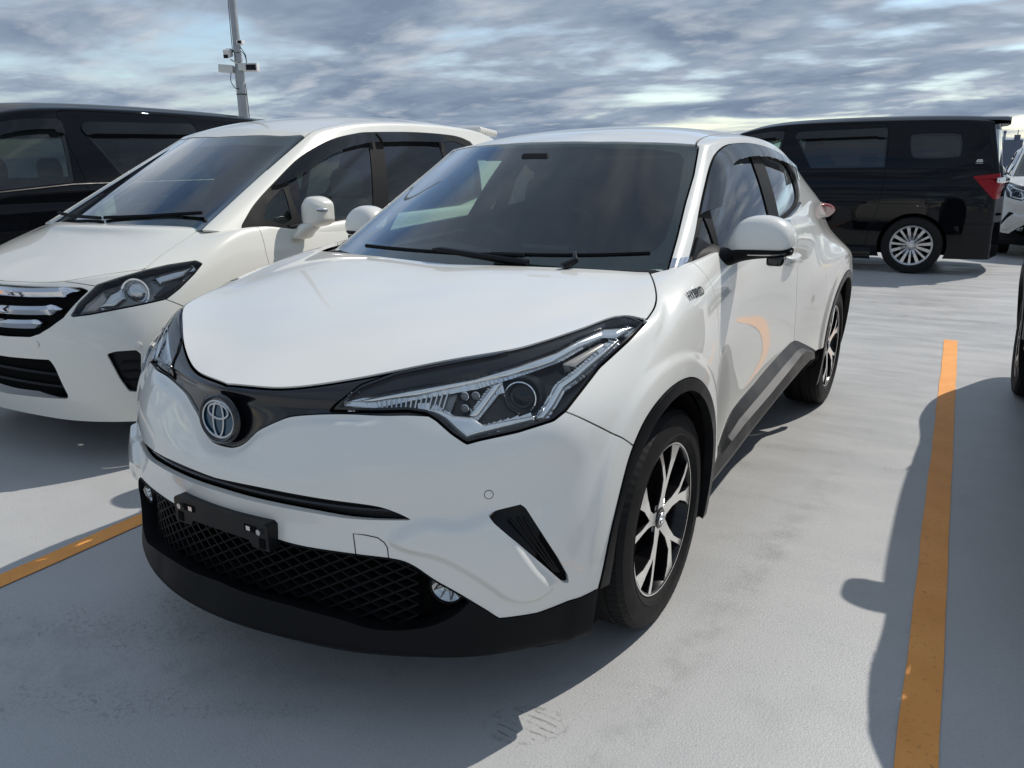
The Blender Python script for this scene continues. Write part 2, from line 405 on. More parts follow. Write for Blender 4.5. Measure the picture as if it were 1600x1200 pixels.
def hit(s, o, d):
    """first hit of a ray on a surface: point and normal"""
    o = np.array(o, float); d = np.array(d, float); d /= np.linalg.norm(d)
    a = s.V[s.T[:, 0]]; e1 = s.V[s.T[:, 1]]-a; e2 = s.V[s.T[:, 2]]-a; h = np.cross(d, e2); det = (e1*h).sum(1)
    with np.errstate(all='ignore'):
        f = 1/det; q0 = o-a; u = f*(q0*h).sum(1); q = np.cross(q0, e1); v = f*(q@d); t = f*(e2*q).sum(1)
    ok = (np.abs(det) > 1e-14) & (u >= -1e-5) & (v >= -1e-5) & (u+v <= 1.00001) & (t > 0)
    if not ok.any(): return None
    k = np.where(ok)[0][np.argmin(t[ok])]; n = s.N[s.T[k, 0]]*(1-u[k]-v[k])+s.N[s.T[k, 1]]*u[k]+s.N[s.T[k, 2]]*v[k]
    return o+d*t[k], n/np.linalg.norm(n)
# ------------------------------------------------------------------ the white crossover: body surfaces (car frame = world frame)
def LB_surface(lev=4):
    # stations: 0-6 front centre -> headlamp corner, 6-21 side, 21-27 rear centre. rows: top -> bottom
    F0 = [(0,-.850,.851),(.16,-.815,.855),(.32,-.730,.879),(.48,-.617,.914),(.62,-.505,.938),(.716,-.30,.963),(.83,-.128,.968)]
    F1 = [(0,-.866,.825),(.16,-.838,.829),(.32,-.770,.848),(.48,-.672,.878),(.62,-.570,.900),(.742,-.425,.915),(.842,-.22,.922)]
    F2 = [(0,-.878,.760),(.16,-.853,.770),(.32,-.800,.800),(.48,-.738,.797),(.62,-.672,.770),(.73,-.580,.784),(.805,-.50,.812)]
    F3 = [(0,-.890,.690),(.16,-.877,.694),(.32,-.846,.700),(.48,-.790,.694),(.62,-.707,.686),(.745,-.605,.690),(.845,-.48,.700)]
    F4 = [(0,-.912,.622),(.16,-.901,.622),(.32,-.864,.615),(.48,-.795,.592),(.62,-.718,.585),(.76,-.617,.590),(.862,-.485,.600)]
    F5 = [(0,-.896,.530),(.16,-.884,.526),(.32,-.855,.516),(.48,-.812,.494),(.64,-.730,.474),(.775,-.635,.480),(.868,-.485,.490)]
    F6 = [(0,-.922,.385),(.16,-.910,.383),(.32,-.878,.375),(.48,-.818,.362),(.65,-.720,.345),(.778,-.622,.352),(.865,-.482,.370)]
    F7 = [(0,-.965,.265),(.16,-.950,.262),(.32,-.906,.253),(.48,-.835,.240),(.64,-.735,.228),(.765,-.600,.225),(.850,-.470,.232)]
    F8 = [(0,-.88,.185),(.16,-.86,.183),(.32,-.82,.180),(.48,-.75,.178),(.62,-.65,.175),(.73,-.53,.175),(.80,-.42,.18)]
    S0 = [(.802,.01,1.004),(.772,.14,1.036),(.765,.28,1.055),(.785,.44,1.068),(.792,.72,1.085),(.793,1.08,1.105),(.788,1.45,1.122),(.775,1.8,1.135),(.752,2.08,1.15),(.735,2.3,1.165),(.722,2.48,1.163),(.71,2.64,1.155),(.695,2.84,1.14),(.675,3.04,1.115),(.61,3.2,1.09)]
    S1 = [(.862,-.09,.935),(.852,.09,.985),(.838,.27,1.008),(.829,.45,1.012),(.820,.72,1.025),(.817,1.08,1.04),(.814,1.45,1.05),(.808,1.8,1.06),(.803,2.08,1.065),(.797,2.3,1.045),(.785,2.48,1.02),(.772,2.64,1.005),(.745,2.84,.995),(.708,3.04,.99),(.64,3.22,.98)]
    S2 = [(.878,-.26,.842),(.886,0,.880),(.874,.25,.902),(.855,.455,.905),(.838,.72,.912),(.830,1.08,.918),(.827,1.45,.922),(.830,1.8,.925),(.838,2.08,.915),(.862,2.3,.908),(.880,2.48,.902),(.886,2.64,.895),(.865,2.84,.885),(.822,3.04,.87),(.74,3.24,.88)]
    S3 = [(.895,-.27,.755),(.8985,0,.79),(.890,.255,.775),(.866,.465,.765),(.836,.72,.762),(.822,1.08,.762),(.820,1.45,.762),(.832,1.8,.768),(.862,2.08,.782),(.886,2.3,.798),(.8965,2.48,.806),(.8985,2.64,.808),(.89,2.84,.80),(.86,3.04,.78),(.765,3.25,.76)]
    S4 = [(.895,-.30,.62),(.896,0,.64),(.887,.27,.62),(.862,.475,.61),(.828,.74,.60),(.814,1.08,.60),(.815,1.45,.60),(.833,1.8,.61),(.868,2.08,.62),(.889,2.3,.63),(.896,2.48,.64),(.896,2.64,.64),(.89,2.84,.635),(.862,3.05,.62),(.78,3.27,.60)]
    S5 = [(.892,-.30,.50),(.89,0,.50),(.884,.28,.50),(.862,.485,.48),(.832,.74,.465),(.824,1.08,.46),(.827,1.45,.465),(.843,1.8,.475),(.873,2.1,.485),(.889,2.3,.49),(.893,2.48,.50),(.893,2.64,.50),(.888,2.84,.49),(.86,3.05,.48),(.785,3.28,.46)]
    S6 = [(.885,-.30,.37),(.882,0,.36),(.878,.28,.35),(.868,.49,.335),(.862,.74,.33),(.860,1.08,.33),(.860,1.45,.335),(.866,1.8,.345),(.876,2.1,.355),(.884,2.3,.36),(.886,2.48,.36),(.886,2.64,.36),(.88,2.84,.36),(.85,3.05,.35),(.77,3.27,.33)]
    S7 = [(.87,-.28,.23),(.865,0,.22),(.86,.28,.205),(.852,.50,.20),(.848,.74,.198),(.846,1.08,.198),(.846,1.45,.20),(.85,1.8,.203),(.858,2.1,.21),(.865,2.3,.22),(.868,2.48,.22),(.868,2.64,.22),(.86,2.84,.23),(.83,3.05,.24),(.74,3.22,.24)]
    S8 = [(.80,-.25,.18),(.80,0,.18),(.80,.28,.175),(.79,.50,.17),(.78,.74,.17),(.78,1.08,.17),(.78,1.45,.17),(.78,1.8,.17),(.79,2.1,.175),(.79,2.3,.18),(.79,2.48,.18),(.79,2.64,.18),(.79,2.84,.19),(.76,3.05,.2),(.68,3.15,.2)]
    rings = []
    for F, Sd in zip((F0,F1,F2,F3,F4,F5,F6,F7,F8), (S0,S1,S2,S3,S4,S5,S6,S7,S8)):
        x, y, z = Sd[-1]; rear = []
        for t in (.84, .66, .46, .23, 0): rear.append((x*t, y+.16*(1-t*t)*(1 if z > .2 else .5), z))
        rings.append(F+Sd+[(x*.95, y+.035, z)]+rear)
    cen = [None,(0,-.63,.932),(0,-.38,.986),(0,-.12,1.028),(0,.10,1.058),(0,.35,1.02)]+[(0,y,1.0) for y in (.7,1.0,1.4,1.8,2.0,2.3,2.5,2.7,2.9)]
    lipx = [p[0]/F0[-1][0] for p in F0]; lh = [(p[1]-F0[0][1])/(F0[-1][1]-F0[0][1]) for p in F0]
    cap = [None]
    for j in range(1, 15):
        e = S0[j-1]; c = cen[j]; row = []
        for i in range(6):
            h = lh[i] if j < 5 else lipx[i]**2
            bump = .006*math.sin(math.pi*min(1, lipx[i]*1.25)) if j < 5 else 0
            row.append((e[0]*lipx[i], c[1]+(e[1]-c[1])*h, c[2]+(e[2]-c[2])*h+bump))
        cap.append(row)
    V, Q, crease, R = boxcage(rings, 6, 21, cap)
    cr = {}
    crease(0, 0, 6, .95, cr); crease(0, 6, 9, .35, cr); crease(0, 9, 21, .7, cr); crease(4, 2, 5, .45, cr); crease(7, 0, 27, .5, cr); crease(5, 0, 3, .3, cr)
    wt = np.full(len(V), .55); nr = {}
    for r in range(9):
        for st in range(28):
            for sg in (1, -1): wt[R(r, st, sg)] = .9 if r == 0 else .65
    ringids = {R(r, st, sg) for r in range(9) for st in range(28) for sg in (1, -1)}
    for i in range(len(V)):
        if i not in ringids: wt[i] = .0
    co, f = cc(V, Q, cr, lev, 5, wt[:, None])
    N = vnormals(co, tri(f)); ax = np.abs(co[:, 0]); P1 = np.stack([ax, co[:, 2]], 1); P2 = co[:, [1, 2]]
    sm = lambda t: np.clip(t, 0, 1)**2*(3-2*np.clip(t, 0, 1))
    d = np.zeros(len(co)); fr = (co[:, 1] < -.45)
    # the fascia rolls inwards to the black panel round the emblem
    bp = np.concatenate([spline(BAND, 4), [(.60,.95),(-.02,.95)]]); q = psdf(P1, bp)
    d += np.where(fr, -.011*(1-sm(q/.026))*sm((.46-ax)/.12)*sm((.842-co[:, 2])/.026), 0)
    # raised lower corners under the slot, and their ridge along the intake
    tk = spline([(.545,.578),(.62,.572),(.69,.598),(.735,.555),(.79,.455),(.812,.40),(.78,.362),(.725,.362),(.66,.425),(.585,.475),(.50,.497),(.47,.53)], 4, True); q = psdf(P1, tk)
    d += np.where(fr, .018*sm(-q/.024), 0)
    # wheel-arch flares
    for P_ in (ARCH_F, ARCH_R):
        q = psdf(P2, P_); d += np.where((ax > .6), .008*(1-sm((q-.045)/.035)), 0)
    # valley behind the front wheel, running up into the door
    co = co+N*d[:, None]
    s = half(co, f)
    return s
BAND = [(-.02,.697),(.0,.697),(.03,.698),(.055,.705),(.078,.718),(.097,.736),(.118,.754),(.17,.781),(.21,.795),(.30,.806),(.41,.811),(.48,.814),(.53,.812)]
ARCH_FO = [(-.488,.356),(-.459,.493),(-.402,.630),(-.346,.706),(-.265,.762),(-.145,.792),(-.004,.787),(.115,.752),(.230,.685),(.330,.592),(.376,.510),(.386,.42),(.380,.33)]
ARCH_F = np.concatenate([spline(ARCH_FO, 4), [(.405,-.2),(-.484,-.2)]])
_a = np.linspace(math.pi, 0, 30); ARCH_R = np.concatenate([np.stack([2.645+.436*np.cos(_a), .35+.428*np.sin(_a)], 1), [(3.081,-.2),(2.209,-.2)]])
def GH_surface(lev=4):
    rail = [(.600,1.00,1.438),(.598,1.20,1.462),(.593,1.45,1.474),(.590,1.72,1.474),(.590,1.98,1.458),(.592,2.22,1.422),(.595,2.48,1.355),(.60,2.75,1.27),(.59,3.0,1.19),(.55,3.16,1.12)]
    belt = [(.745,.30,1.02),(.778,.55,1.03),(.797,.90,1.045),(.802,1.30,1.055),(.795,1.70,1.065),(.780,2.05,1.07),(.760,2.40,1.07),(.738,2.75,1.06),(.70,3.02,1.045),(.63,3.2,1.03)]
    rings = []
    fr = (0, .25, .5, .72, .9, 1)
    for t in (0, .12, .42, .75, 1):
        bul = .018*4*t*(1-t)
        side = [tuple(np.array(r)*(1-t)+np.array(b)*t+np.array((bul if k else bul*.3, 0, 0))) for k, (r, b) in enumerate(zip(rail, belt))]
        yc = .80*(1-t)+.075*t; zc = 1.458*(1-t)+1.02*t; e = side[0]
        front = [(e[0]*u, yc+(e[1]-yc)*u**2.3+.012*math.sin(math.pi*u)*0, zc+(e[2]-zc)*u*u) for u in fr[:-1]]
        e = side[-1]; rear = [(e[0]*u, e[1]+.10*(1-u*u), e[2]+(.13*(1-t))*(1-u**3)) for u in (.9, .72, .5, .25, 0)]
        rings.append(front+side+rear)
    cen = [None,(0,1.05,1.503),(0,1.38,1.531),(0,1.68,1.534),(0,1.98,1.521),(0,2.25,1.493),(0,2.52,1.448),(0,2.78,1.39),(0,3.02,1.32)]
    cap = [None]
    for j in range(1, 9):
        e = rail[j]; c = cen[j]
        cap.append([(e[0]*u, c[1]+(e[1]-c[1])*u**2, c[2]+(e[2]-c[2])*u**2.6) for u in fr[:-1]])
    V, Q, crease, R = boxcage(rings, 5, 14, cap)
    cr = {}
    crease(0, 0, 5, .8, cr); crease(0, 5, 14, .15, cr)
    for r in range(4):
        for sg in (1, -1): cr[tuple(sorted((R(r, 5, sg), R(r+1, 5, sg))))] = .25
    co, f = cc(V, Q, cr, lev)
    return half(co, f)
# ------------------------------------------------------------------ body surfaces of the minivans
def lower_body(F, Sd, cen, lev, creases=(), rear=.12, bump=0.0):
    """F, Sd: rows (top first) of front and side stations; cen: hood centre points behind the lip"""
    a = len(F[0])-1; b = a+len(Sd[0]); rings = []
    fr = [1-k/(a) for k in range(1, a)]+[0]
    for f, s in zip(F, Sd):
        x, y, z = s[-1]; r = [(x*(t if k else min(.96, t+.1)), y+rear*(1-t*t), z) for k, t in enumerate(fr)]
        rings.append(list(f)+list(s)+r)
    lipx = [p[0]/F[0][-1][0] for p in F[0]]; lh = [(p[1]-F[0][0][1])/(F[0][-1][1]-F[0][0][1]) for p in F[0]]
    cap = [None]; J = b-a
    for j in range(1, J):
        e = Sd[0][j-1]; c = cen[min(j-1, len(cen)-1)] if j-1 < len(cen) else (0, e[1], e[2]-.05)
        cap.append([(e[0]*lipx[i], c[1]+(e[1]-c[1])*lh[i], c[2]+(e[2]-c[2])*lh[i]**1.2) for i in range(a)])
    V, Q, crease, R = boxcage(rings, a, b, cap); cr = {}
    for r, s0, s1, w_ in creases: crease(r, s0, s1, w_, cr)
    co, f = cc(V, Q, cr, lev, 4, .6); return half(co, f)
def greenhouse(rail, belt, ctop, cbot, cen, lev, rearz=.05, reary=.06, bul=.02, ts=(0,.12,.45,.8,1), fr=(0,.3,.6,.85,1), pexp=2.3):
    rings = []; a = len(fr)-1
    for t in ts:
        bu = bul*4*t*(1-t); side = [tuple(np.array(r)*(1-t)+np.array(b)*t+np.array((bu if k else bu*.3, 0, 0))) for k, (r, b) in enumerate(zip(rail, belt))]
        yc = ctop[0]*(1-t)+cbot[0]*t; zc = ctop[1]*(1-t)+cbot[1]*t; e = side[0]
        front = [(e[0]*u, yc+(e[1]-yc)*u**pexp, zc+(e[2]-zc)*u*u) for u in fr[:-1]]
        e = side[-1]; r = [(e[0]*u, e[1]+reary*(1-u*u), e[2]+(rearz*(1-t))*(1-u**3)) for u in fr[:-1][::-1]]
        rings.append(front+side+r)
    cap = [None]; J = len(rail)-1
    for j in range(1, J):
        e = rail[j]; c = cen[j-1]; cap.append([(e[0]*u, c[0]+(e[1]-c[0])*u**2, c[1]+(e[2]-c[1])*u**2.6) for u in fr[:-1]])
    V, Q, crease, R = boxcage(rings, a, a+J, cap); cr = {}; crease(0, 0, a, .75, cr); crease(0, a, a+J, .2, cr); crease(0, a+J, a+J+a, .7, cr)
    co, f = cc(V, Q, cr, lev, 4, .8); return half(co, f)
def freed_surfaces(lev=3):
    sy = (.0,.25,.55,1.0,1.5,2.0,2.45,2.9,3.25)
    F = [[(0,-.700,.855),(.25,-.685,.862),(.48,-.615,.885),(.67,-.45,.915),(.785,-.22,.950)],
         [(0,-.748,.800),(.25,-.735,.803),(.48,-.680,.815),(.69,-.53,.838),(.818,-.29,.868)],
         [(0,-.785,.690),(.25,-.775,.690),(.48,-.730,.695),(.70,-.598,.705),(.835,-.37,.715)],
         [(0,-.800,.560),(.25,-.790,.560),(.48,-.750,.560),(.71,-.63,.560),(.842,-.41,.560)],
         [(0,-.800,.380),(.25,-.790,.380),(.48,-.752,.378),(.71,-.64,.372),(.842,-.43,.370)],
         [(0,-.775,.225),(.25,-.765,.225),(.48,-.725,.222),(.70,-.61,.220),(.825,-.43,.220)]]
    S0 = [(.790,.0,1.035),(.780,.22,1.065),(.798,.55,1.02),(.808,1.0,1.00),(.812,1.5,1.00),(.812,2.0,1.005),(.805,2.45,1.01),(.79,2.9,1.02),(.72,3.25,1.03)]
    rows = [S0]
    for x, z in ((.838,.89),(.846,.72),(.8475,.56),(.846,.38),(.83,.21)):
        rows.append([(x-(.10 if k == 8 else .02 if k == 7 else 0), y, z) for k, y in enumerate(sy)])
    lb = lower_body(F, rows, [(0,-.46,.965),(0,-.24,1.05),(0,-.05,1.085)], lev, ((0,0,4,.9),(0,4,6,.4),(0,6,13,.8)))
    rail = [(.555,.93,1.565),(.572,1.2,1.612),(.578,1.6,1.642),(.578,2.1,1.650),(.572,2.55,1.640),(.560,2.95,1.612),(.53,3.22,1.56)]
    belt = [(.700,.0,1.06),(.778,.40,.995),(.800,.95,.985),(.806,1.5,.985),(.802,2.1,.99),(.785,2.7,1.0),(.70,3.26,1.01)]
    gh = greenhouse(rail, belt, (.80,1.598), (-.17,1.075), [(1.12,1.660),(1.6,1.702),(2.1,1.712),(2.55,1.700),(2.95,1.672)], lev)
    return lb, gh
def van_surfaces(lev=3):
    sy = (.0,.30,.60,1.0,1.6,2.2,2.55,2.95,3.35,3.72)
    F = [[(0,-.86,.98),(.27,-.845,.985),(.52,-.77,1.0),(.73,-.60,1.03),(.855,-.36,1.07)],
         [(0,-.92,.86),(.27,-.905,.86),(.52,-.84,.87),(.75,-.68,.89),(.89,-.42,.92)],
         [(0,-.94,.70),(.27,-.925,.70),(.52,-.87,.70),(.76,-.72,.71),(.905,-.46,.72)],
         [(0,-.95,.50),(.27,-.935,.50),(.52,-.88,.50),(.77,-.74,.50),(.91,-.50,.50)],
         [(0,-.94,.33),(.27,-.925,.33),(.52,-.87,.33),(.76,-.74,.32),(.905,-.52,.32)],
         [(0,-.92,.20),(.27,-.905,.20),(.52,-.85,.20),(.75,-.72,.19),(.89,-.52,.19)]]
    rows = []
    for x, z in ((.868,1.13),(.900,1.0),(.914,.80),(.915,.58),(.912,.36),(.895,.20)):
        rows.append([(x-(.13 if k == 9 else .025 if k == 8 else 0)-(.012 if k == 0 and z > 1 else 0), y+(.0 if k < 9 else .02*(1-z)), z+(.02*max(0, y-1)/3 if z > .9 else 0)-(.03 if k == 0 and z > 1.05 else 0)) for k, y in enumerate(sy)])
    lb = lower_body(F, rows, [(0,-.60,1.06),(0,-.34,1.12),(0,-.10,1.14)], lev, ((0,0,4,.9),(0,4,14,.5)), rear=.13)
    rail = [(.630,.72,1.725),(.660,1.05,1.790),(.672,1.5,1.818),(.675,2.0,1.825),(.672,2.5,1.823),(.668,3.0,1.815),(.660,3.40,1.800),(.64,3.62,1.775)]
    belt = [(.745,-.18,1.10),(.845,.25,1.10),(.868,.75,1.11),(.874,1.4,1.12),(.872,2.0,1.125),(.868,2.6,1.13),(.852,3.2,1.135),(.76,3.74,1.14)]
    gh = greenhouse(rail, belt, (.60,1.755), (-.40,1.12), [(.98,1.848),(1.45,1.888),(2.0,1.900),(2.5,1.900),(3.0,1.892),(3.40,1.875)], lev, rearz=.07, reary=.07, bul=.028)
    return lb, gh
# ------------------------------------------------------------------ wheels
def make_tyre_bm(R, Rr, wd, seg=320):
    """lathe with grooved tread and blocked shoulders; axis X, outside = +x"""
    bm = bmesh.new(); h = wd/2
    prof = [(-h*.80,Rr),(-h*.97,Rr+.02),(-h*1.0,R-.055),(-h*.93,R-.018),(-h*.80,R-.004),(-h*.52,R-.001),(-h*.50,R-.008),(-h*.42,R-.008),(-h*.40,R),(-h*.08,R+.001),(-h*.06,R-.008),(h*.06,R-.008),(h*.08,R+.001),(h*.40,R),(h*.42,R-.008),(h*.50,R-.008),(h*.52,R-.001),(h*.80,R-.004),(h*.93,R-.018),(h*1.0,R-.055),(h*.985,R-.075),(h*1.0,R-.078),(h*.97,Rr+.022),(h*.93,Rr+.012),(h*.80,Rr)]
    rings = bm_lathe(bm, prof, seg)
    for i in (3, 4, 5, 16, 17, 18):                    # shoulder blocks
        for k in range(seg):
            if k % 4 == 0:
                v = rings[i][k]; s = 1-(.0022 if i in (4, 5, 16, 17) else .0012)/R; v.co.y *= s; v.co.z *= s
    return bm
def y_spoke(bm, a, R0, x0, dep, face=True):
    """one forked spoke: stem and two unequal arms as prisms pushed inwards"""
    def pt(r, t, x): return Vector((x, r*math.cos(a+t), r*math.sin(a+t)))
    def arm(pts, w):
        L = []; Rr = []
        for (r, t, x), ww in zip(pts, w):
            L.append(pt(r, t+ww/r, x)); Rr.append(pt(r, t-ww/r, x))
        return L, Rr
    for pts, w in (([(.035,0,x0-.012),(.085,.02,x0-.004),(.135,.09,x0+.002),(.185,.17,x0+.003),(R0,.22,x0+.001)], (.024,.016,.0090,.0080,.011)),
                   ([(.035,0,x0-.012),(.085,-.02,x0-.004),(.135,-.14,x0+.002),(.185,-.27,x0+.003),(R0,-.34,x0+.001)], (.024,.016,.012,.019,.036))):
        L, Rr = arm(pts, w)
        for k in range(len(L)-1):
            if face:
                p = [L[k], L[k+1], Rr[k+1], Rr[k]]
                A = [bm.verts.new(q) for q in p]; B = [bm.verts.new(q+Vector((-.004, 0, 0))) for q in p]
                bm.faces.new(A)
                for j in range(4): bm.faces.new((A[j], B[j], B[(j+1) % 4], A[(j+1) % 4]))
            else:
                m = 1.0; p = [L[k], L[k+1], Rr[k+1], Rr[k]]
                A = [bm.verts.new(q+Vector((-.004, 0, 0))) for q in p]; B = [bm.verts.new(q+Vector((-dep, 0, 0))) for q in p]
                bm.faces.new(A); bm.faces.new(B[::-1])
                for j in range(4): bm.faces.new((A[j], B[j], B[(j+1) % 4], A[(j+1) % 4]))
def make_wheel(parent, style, R=.338, Rr=.232, wd=.225, loc=(0,0,0), rot=0.0, flip=False, spokes=5):
    """wheel (the barrel) > tyre, spokes, hub_cap, wheel_nut, brake_disc; axis X"""
    bm = bmesh.new(); h = wd/2
    bm_lathe(bm, [(h*.84,Rr+.006),(h*.88,Rr+.004),(h*.86,Rr-.006),(h*.70,Rr-.014),(h*.1,Rr-.026),(-h*.84,Rr-.02),(-h*.9,Rr+.004)], 72)
    w_ = from_bm('wheel', bm, 'wheelblack' if style == 'y' else 'alloy', parent, 35)
    w_.location = loc; w_.rotation_euler = (rot, 0, math.pi if flip else 0)
    from_bm('tyre', make_tyre_bm(R, Rr, wd), 'rubber', w_, 30)
    x0 = h*(.86 if style == 'y' else .80)
    if style == 'y':
        bm = bmesh.new(); bm_lathe(bm, [(h*.885,Rr+.0030),(h*.895,Rr+.001),(h*.885,Rr-.0015)], 72); from_bm('rim_edge', bm, 'machined', w_, 60)
        for k in range(5):
            bm = bmesh.new(); y_spoke(bm, k*2*math.pi/5, Rr-.003, x0, .05, False); sp = from_bm('spoke', bm, 'wheelblack', w_, 20)
            bm = bmesh.new(); y_spoke(bm, k*2*math.pi/5, Rr-.003, x0, .05, True); from_bm('spoke_face', bm, 'machined', sp, 20)
    elif style == 'multi':
        for k in range(spokes):
            bm = bmesh.new(); a = k*2*math.pi/spokes; wt = .017 if k % 2 == 0 else .012
            for sgn in (0,):
                L = []
                for r, ww, x in ((.05, wt*.75, x0-.030), (.12, wt*.85, x0-.014), (Rr-.004, wt*1.25, x0-.004)):
                    c, s = math.cos(a), math.sin(a); L.append([Vector((x, r*c-ww*s, r*s+ww*c)), Vector((x, r*c+ww*s, r*s-ww*c))])
                for p, q in zip(L[:-1], L[1:]):
                    A = [bm.verts.new(v) for v in (p[0], q[0], q[1], p[1])]; B = [bm.verts.new(v+Vector((-.03, 0, 0))) for v in (p[0], q[0], q[1], p[1])]
                    bm.faces.new(A)
                    for j in range(4): bm.faces.new((A[j], B[j], B[(j+1) % 4], A[(j+1) % 4]))
            from_bm('spoke', bm, 'alloy', w_, 20)
        bm = bmesh.new(); bm_lathe(bm, [(x0-.05,.062),(x0-.026,.060),(x0-.022,.05),(x0-.022,.001)], 32); from_bm('hub', bm, 'alloy', w_)
        bm = bmesh.new(); bm_lathe(bm, [(x0+.002,Rr+.004),(x0+.003,Rr-.002),(x0-.004,Rr-.016),(x0-.03,Rr-.02)], 72); from_bm('rim_edge', bm, 'alloy', w_, 50)
    hubx = x0-.010 if style == 'y' else x0-.018
    bm = bmesh.new(); bm_lathe(bm, [(hubx-.03,.036),(hubx-.002,.034),(hubx+.002,.030),(hubx+.003,.001)], 32); hc = from_bm('hub_cap', bm, 'wheelblack' if style == 'y' else 'alloy', w_)
    bm = bmesh.new()
    for rx, ry, cy, cz in ((.022,.015,0,0),(.0075,.0145,0,0),(.0145,.0055,0,.0045)):
        pts = [(hubx+.004, cy+rx*math.cos(t), cz+ry*math.sin(t)) for t in np.linspace(0, 2*math.pi, 25)]
        bm_tube(bm, pts, .0018, 6, False)
    from_bm('cap_emblem', bm, 'chrome', hc)
    for k in range(5):
        a = (k+.5)*2*math.pi/5; bm = bmesh.new(); bm_cyl(bm, (hubx-.025, .054*math.cos(a), .054*math.sin(a)), (hubx-.004, .054*math.cos(a), .054*math.sin(a)), .0105, .009, 10)
        from_bm('wheel_nut', bm, 'wheelblack', w_)
    bm = bmesh.new(); bm_lathe(bm, [(-.02,.15),(.01,.15),(.01,.07),(.03,.065),(.03,.001)], 48); from_bm('brake_disc', bm, 'discdark', w_)
    bm = bmesh.new(); bm_lathe(bm, [(-h*.84,Rr-.02),(-h*.80,.05)], 32); from_bm('wheel_back', bm, 'hole', w_)
    return w_
# ------------------------------------------------------------------ the white crossover
G = .0022                                                # half a panel gap
def build_crossover():
    car = thing('crossover_car', 'pearl white hybrid crossover with black trim parked nose-on in the middle bay', 'car')
    lb = LB_surface(4); gh = GH_surface(4)
    W = MT['white']
    D1 = axes((-1.0, 1.577, -.51))
    # outlines, metres in the car's frame
    lip = [(0,-.850),(.16,-.815),(.32,-.730),(.48,-.617),(.62,-.505),(.675,-.415),(.716,-.30),(.745,-.195),(.775,-.145),(.828,-.13)]
    shut = [(.828,-.13),(.818,-.05),(.795,.022),(.752,.108),(.70,.20)]
    cowl = [(.70,.20),(.60,.175),(.45,.14),(.25,.108),(0,.095)]
    hoodP = np.concatenate([spline(lip, 8)[:-1], spline(shut, 6)[:-1], spline(cowl, 6)]); hoodP = np.concatenate([hoodP, (hoodP*[-1, 1])[::-1][1:-1]])
    R0side = [(.828,-.13),(.802,.01),(.772,.14),(.765,.28),(.785,.44),(.792,.72),(.793,1.08),(.788,1.45),(.775,1.8),(.752,2.08),(.735,2.25),(.5,2.25),(0,2.25)]
    headP3 = [(.293,-.790,.811),(.323,-.773,.843),(.345,-.734,.872),(.418,-.690,.905),(.51,-.625,.925),(.61,-.55,.945),(.675,-.44,.965),(.715,-.28,.985),(.749,-.175,.992),(.79,-.147,.985),(.83,-.138,.965),(.824,-.242,.932),(.803,-.369,.888),(.786,-.514,.813),(.771,-.546,.796),(.709,-.604,.775),(.638,-.666,.760),(.618,-.683,.754),(.583,-.693,.776),(.544,-.698,.804),(.518,-.704,.817),(.478,-.721,.822),(.405,-.753,.817)]
    headP = np.array(headP3)@D1
    bandL = BAND
    bandP = np.concatenate([spline(bandL, 5), [(.60,.95),(-.02,.95)]])
    slotU = [(-.02,.621),(.160,.625),(.340,.617),(.441,.608),(.489,.592),(.520,.5755)]; slotL = [(.520,.5745),(.390,.572),(.278,.576),(.114,.579),(-.02,.582)]
    slotP = np.concatenate([spline(slotU, 6), spline(slotL, 6)])
    barL = [(-.02,.503),(.067,.498),(.187,.484),(.265,.480),(.386,.482),(.483,.480),(.528,.466),(.575,.428),(.624,.392),(.677,.347),(.701,.322),(.772,.326),(.829,.344),(.866,.353),(.95,.353)]
    barS = np.concatenate([spline(barL[:10], 5), np.array(barL[10:])])
    rimL = [(.70,.34),(.645,.372),(.616,.338),(.567,.309),(.503,.297),(.437,.298),(.365,.315),(.246,.330),(.109,.336),(0,.342),(-.02,.342)]
    intakeP = np.concatenate([spline(barL[:9], 5)-[0, .003], spline(rimL[1:], 5)])
    vent3 = [(.675,-.685,.587),(.686,-.673,.596),(.733,-.635,.608),(.743,-.629,.600),(.780,-.615,.537),(.812,-.591,.468),(.826,-.568,.415),(.827,-.565,.392),(.818,-.579,.400),(.792,-.617,.451),(.740,-.665,.526),(.695,-.689,.572)]
    ventP = np.array(vent3)@D1
    archO = spline(ARCH_FO, 5)
    archI = spline([(-.452,.356),(-.430,.505),(-.374,.618),(-.312,.676),(-.235,.727),(-.125,.755),(-.004,.750),(.098,.718),(.200,.656),(.292,.568),(.338,.49),(.346,.41),(.344,.33)], 5)
    archOP = np.concatenate([archO, [(.380,-.2),(-.488,-.2)]]); archIP = np.concatenate([archI, [(.344,-.2),(-.452,-.2)]])
    def rarch(r, cz=.35):
        a = np.linspace(math.pi, 0, 40); p = np.stack([2.645+r*np.cos(a)*1.02, cz+r*np.sin(a)], 1); return np.concatenate([p, [(2.645+r*1.02,-.2),(2.645-r*1.02,-.2)]])
    rOP, rIP = rarch(.428), rarch(.388)
    bfend = np.array([(-.72,.955),(-.516,.812),(-.472,.779),(-.392,.723),(-.30,.650)])
    doorF = spline([(.372,1.12),(.375,1.022),(.391,.976),(.397,.906),(.401,.826),(.403,.75),(.400,.65),(.398,.51),(.397,.40),(.397,.10)], 5)
    doorM = spline([(1.72,1.25),(1.708,1.008),(1.706,.877),(1.75,.70),(1.757,.55),(1.757,.1)], 5)
    doorR = spline([(2.02,1.3),(2.06,1.15),(2.13,1.02),(2.17,.88),(2.19,.75),(2.2,.3)], 5)
    sillL = spline([(.30,.33),(.411,.386),(.50,.425),(.595,.447),(.755,.468),(1.09,.483),(1.58,.527),(1.70,.540),(1.80,.530),(1.95,.478),(2.04,.445),(2.10,.425),(2.3,.42)], 4)
    # ---- lower body
    fh = psdf(xy(lb.V), hoodP)
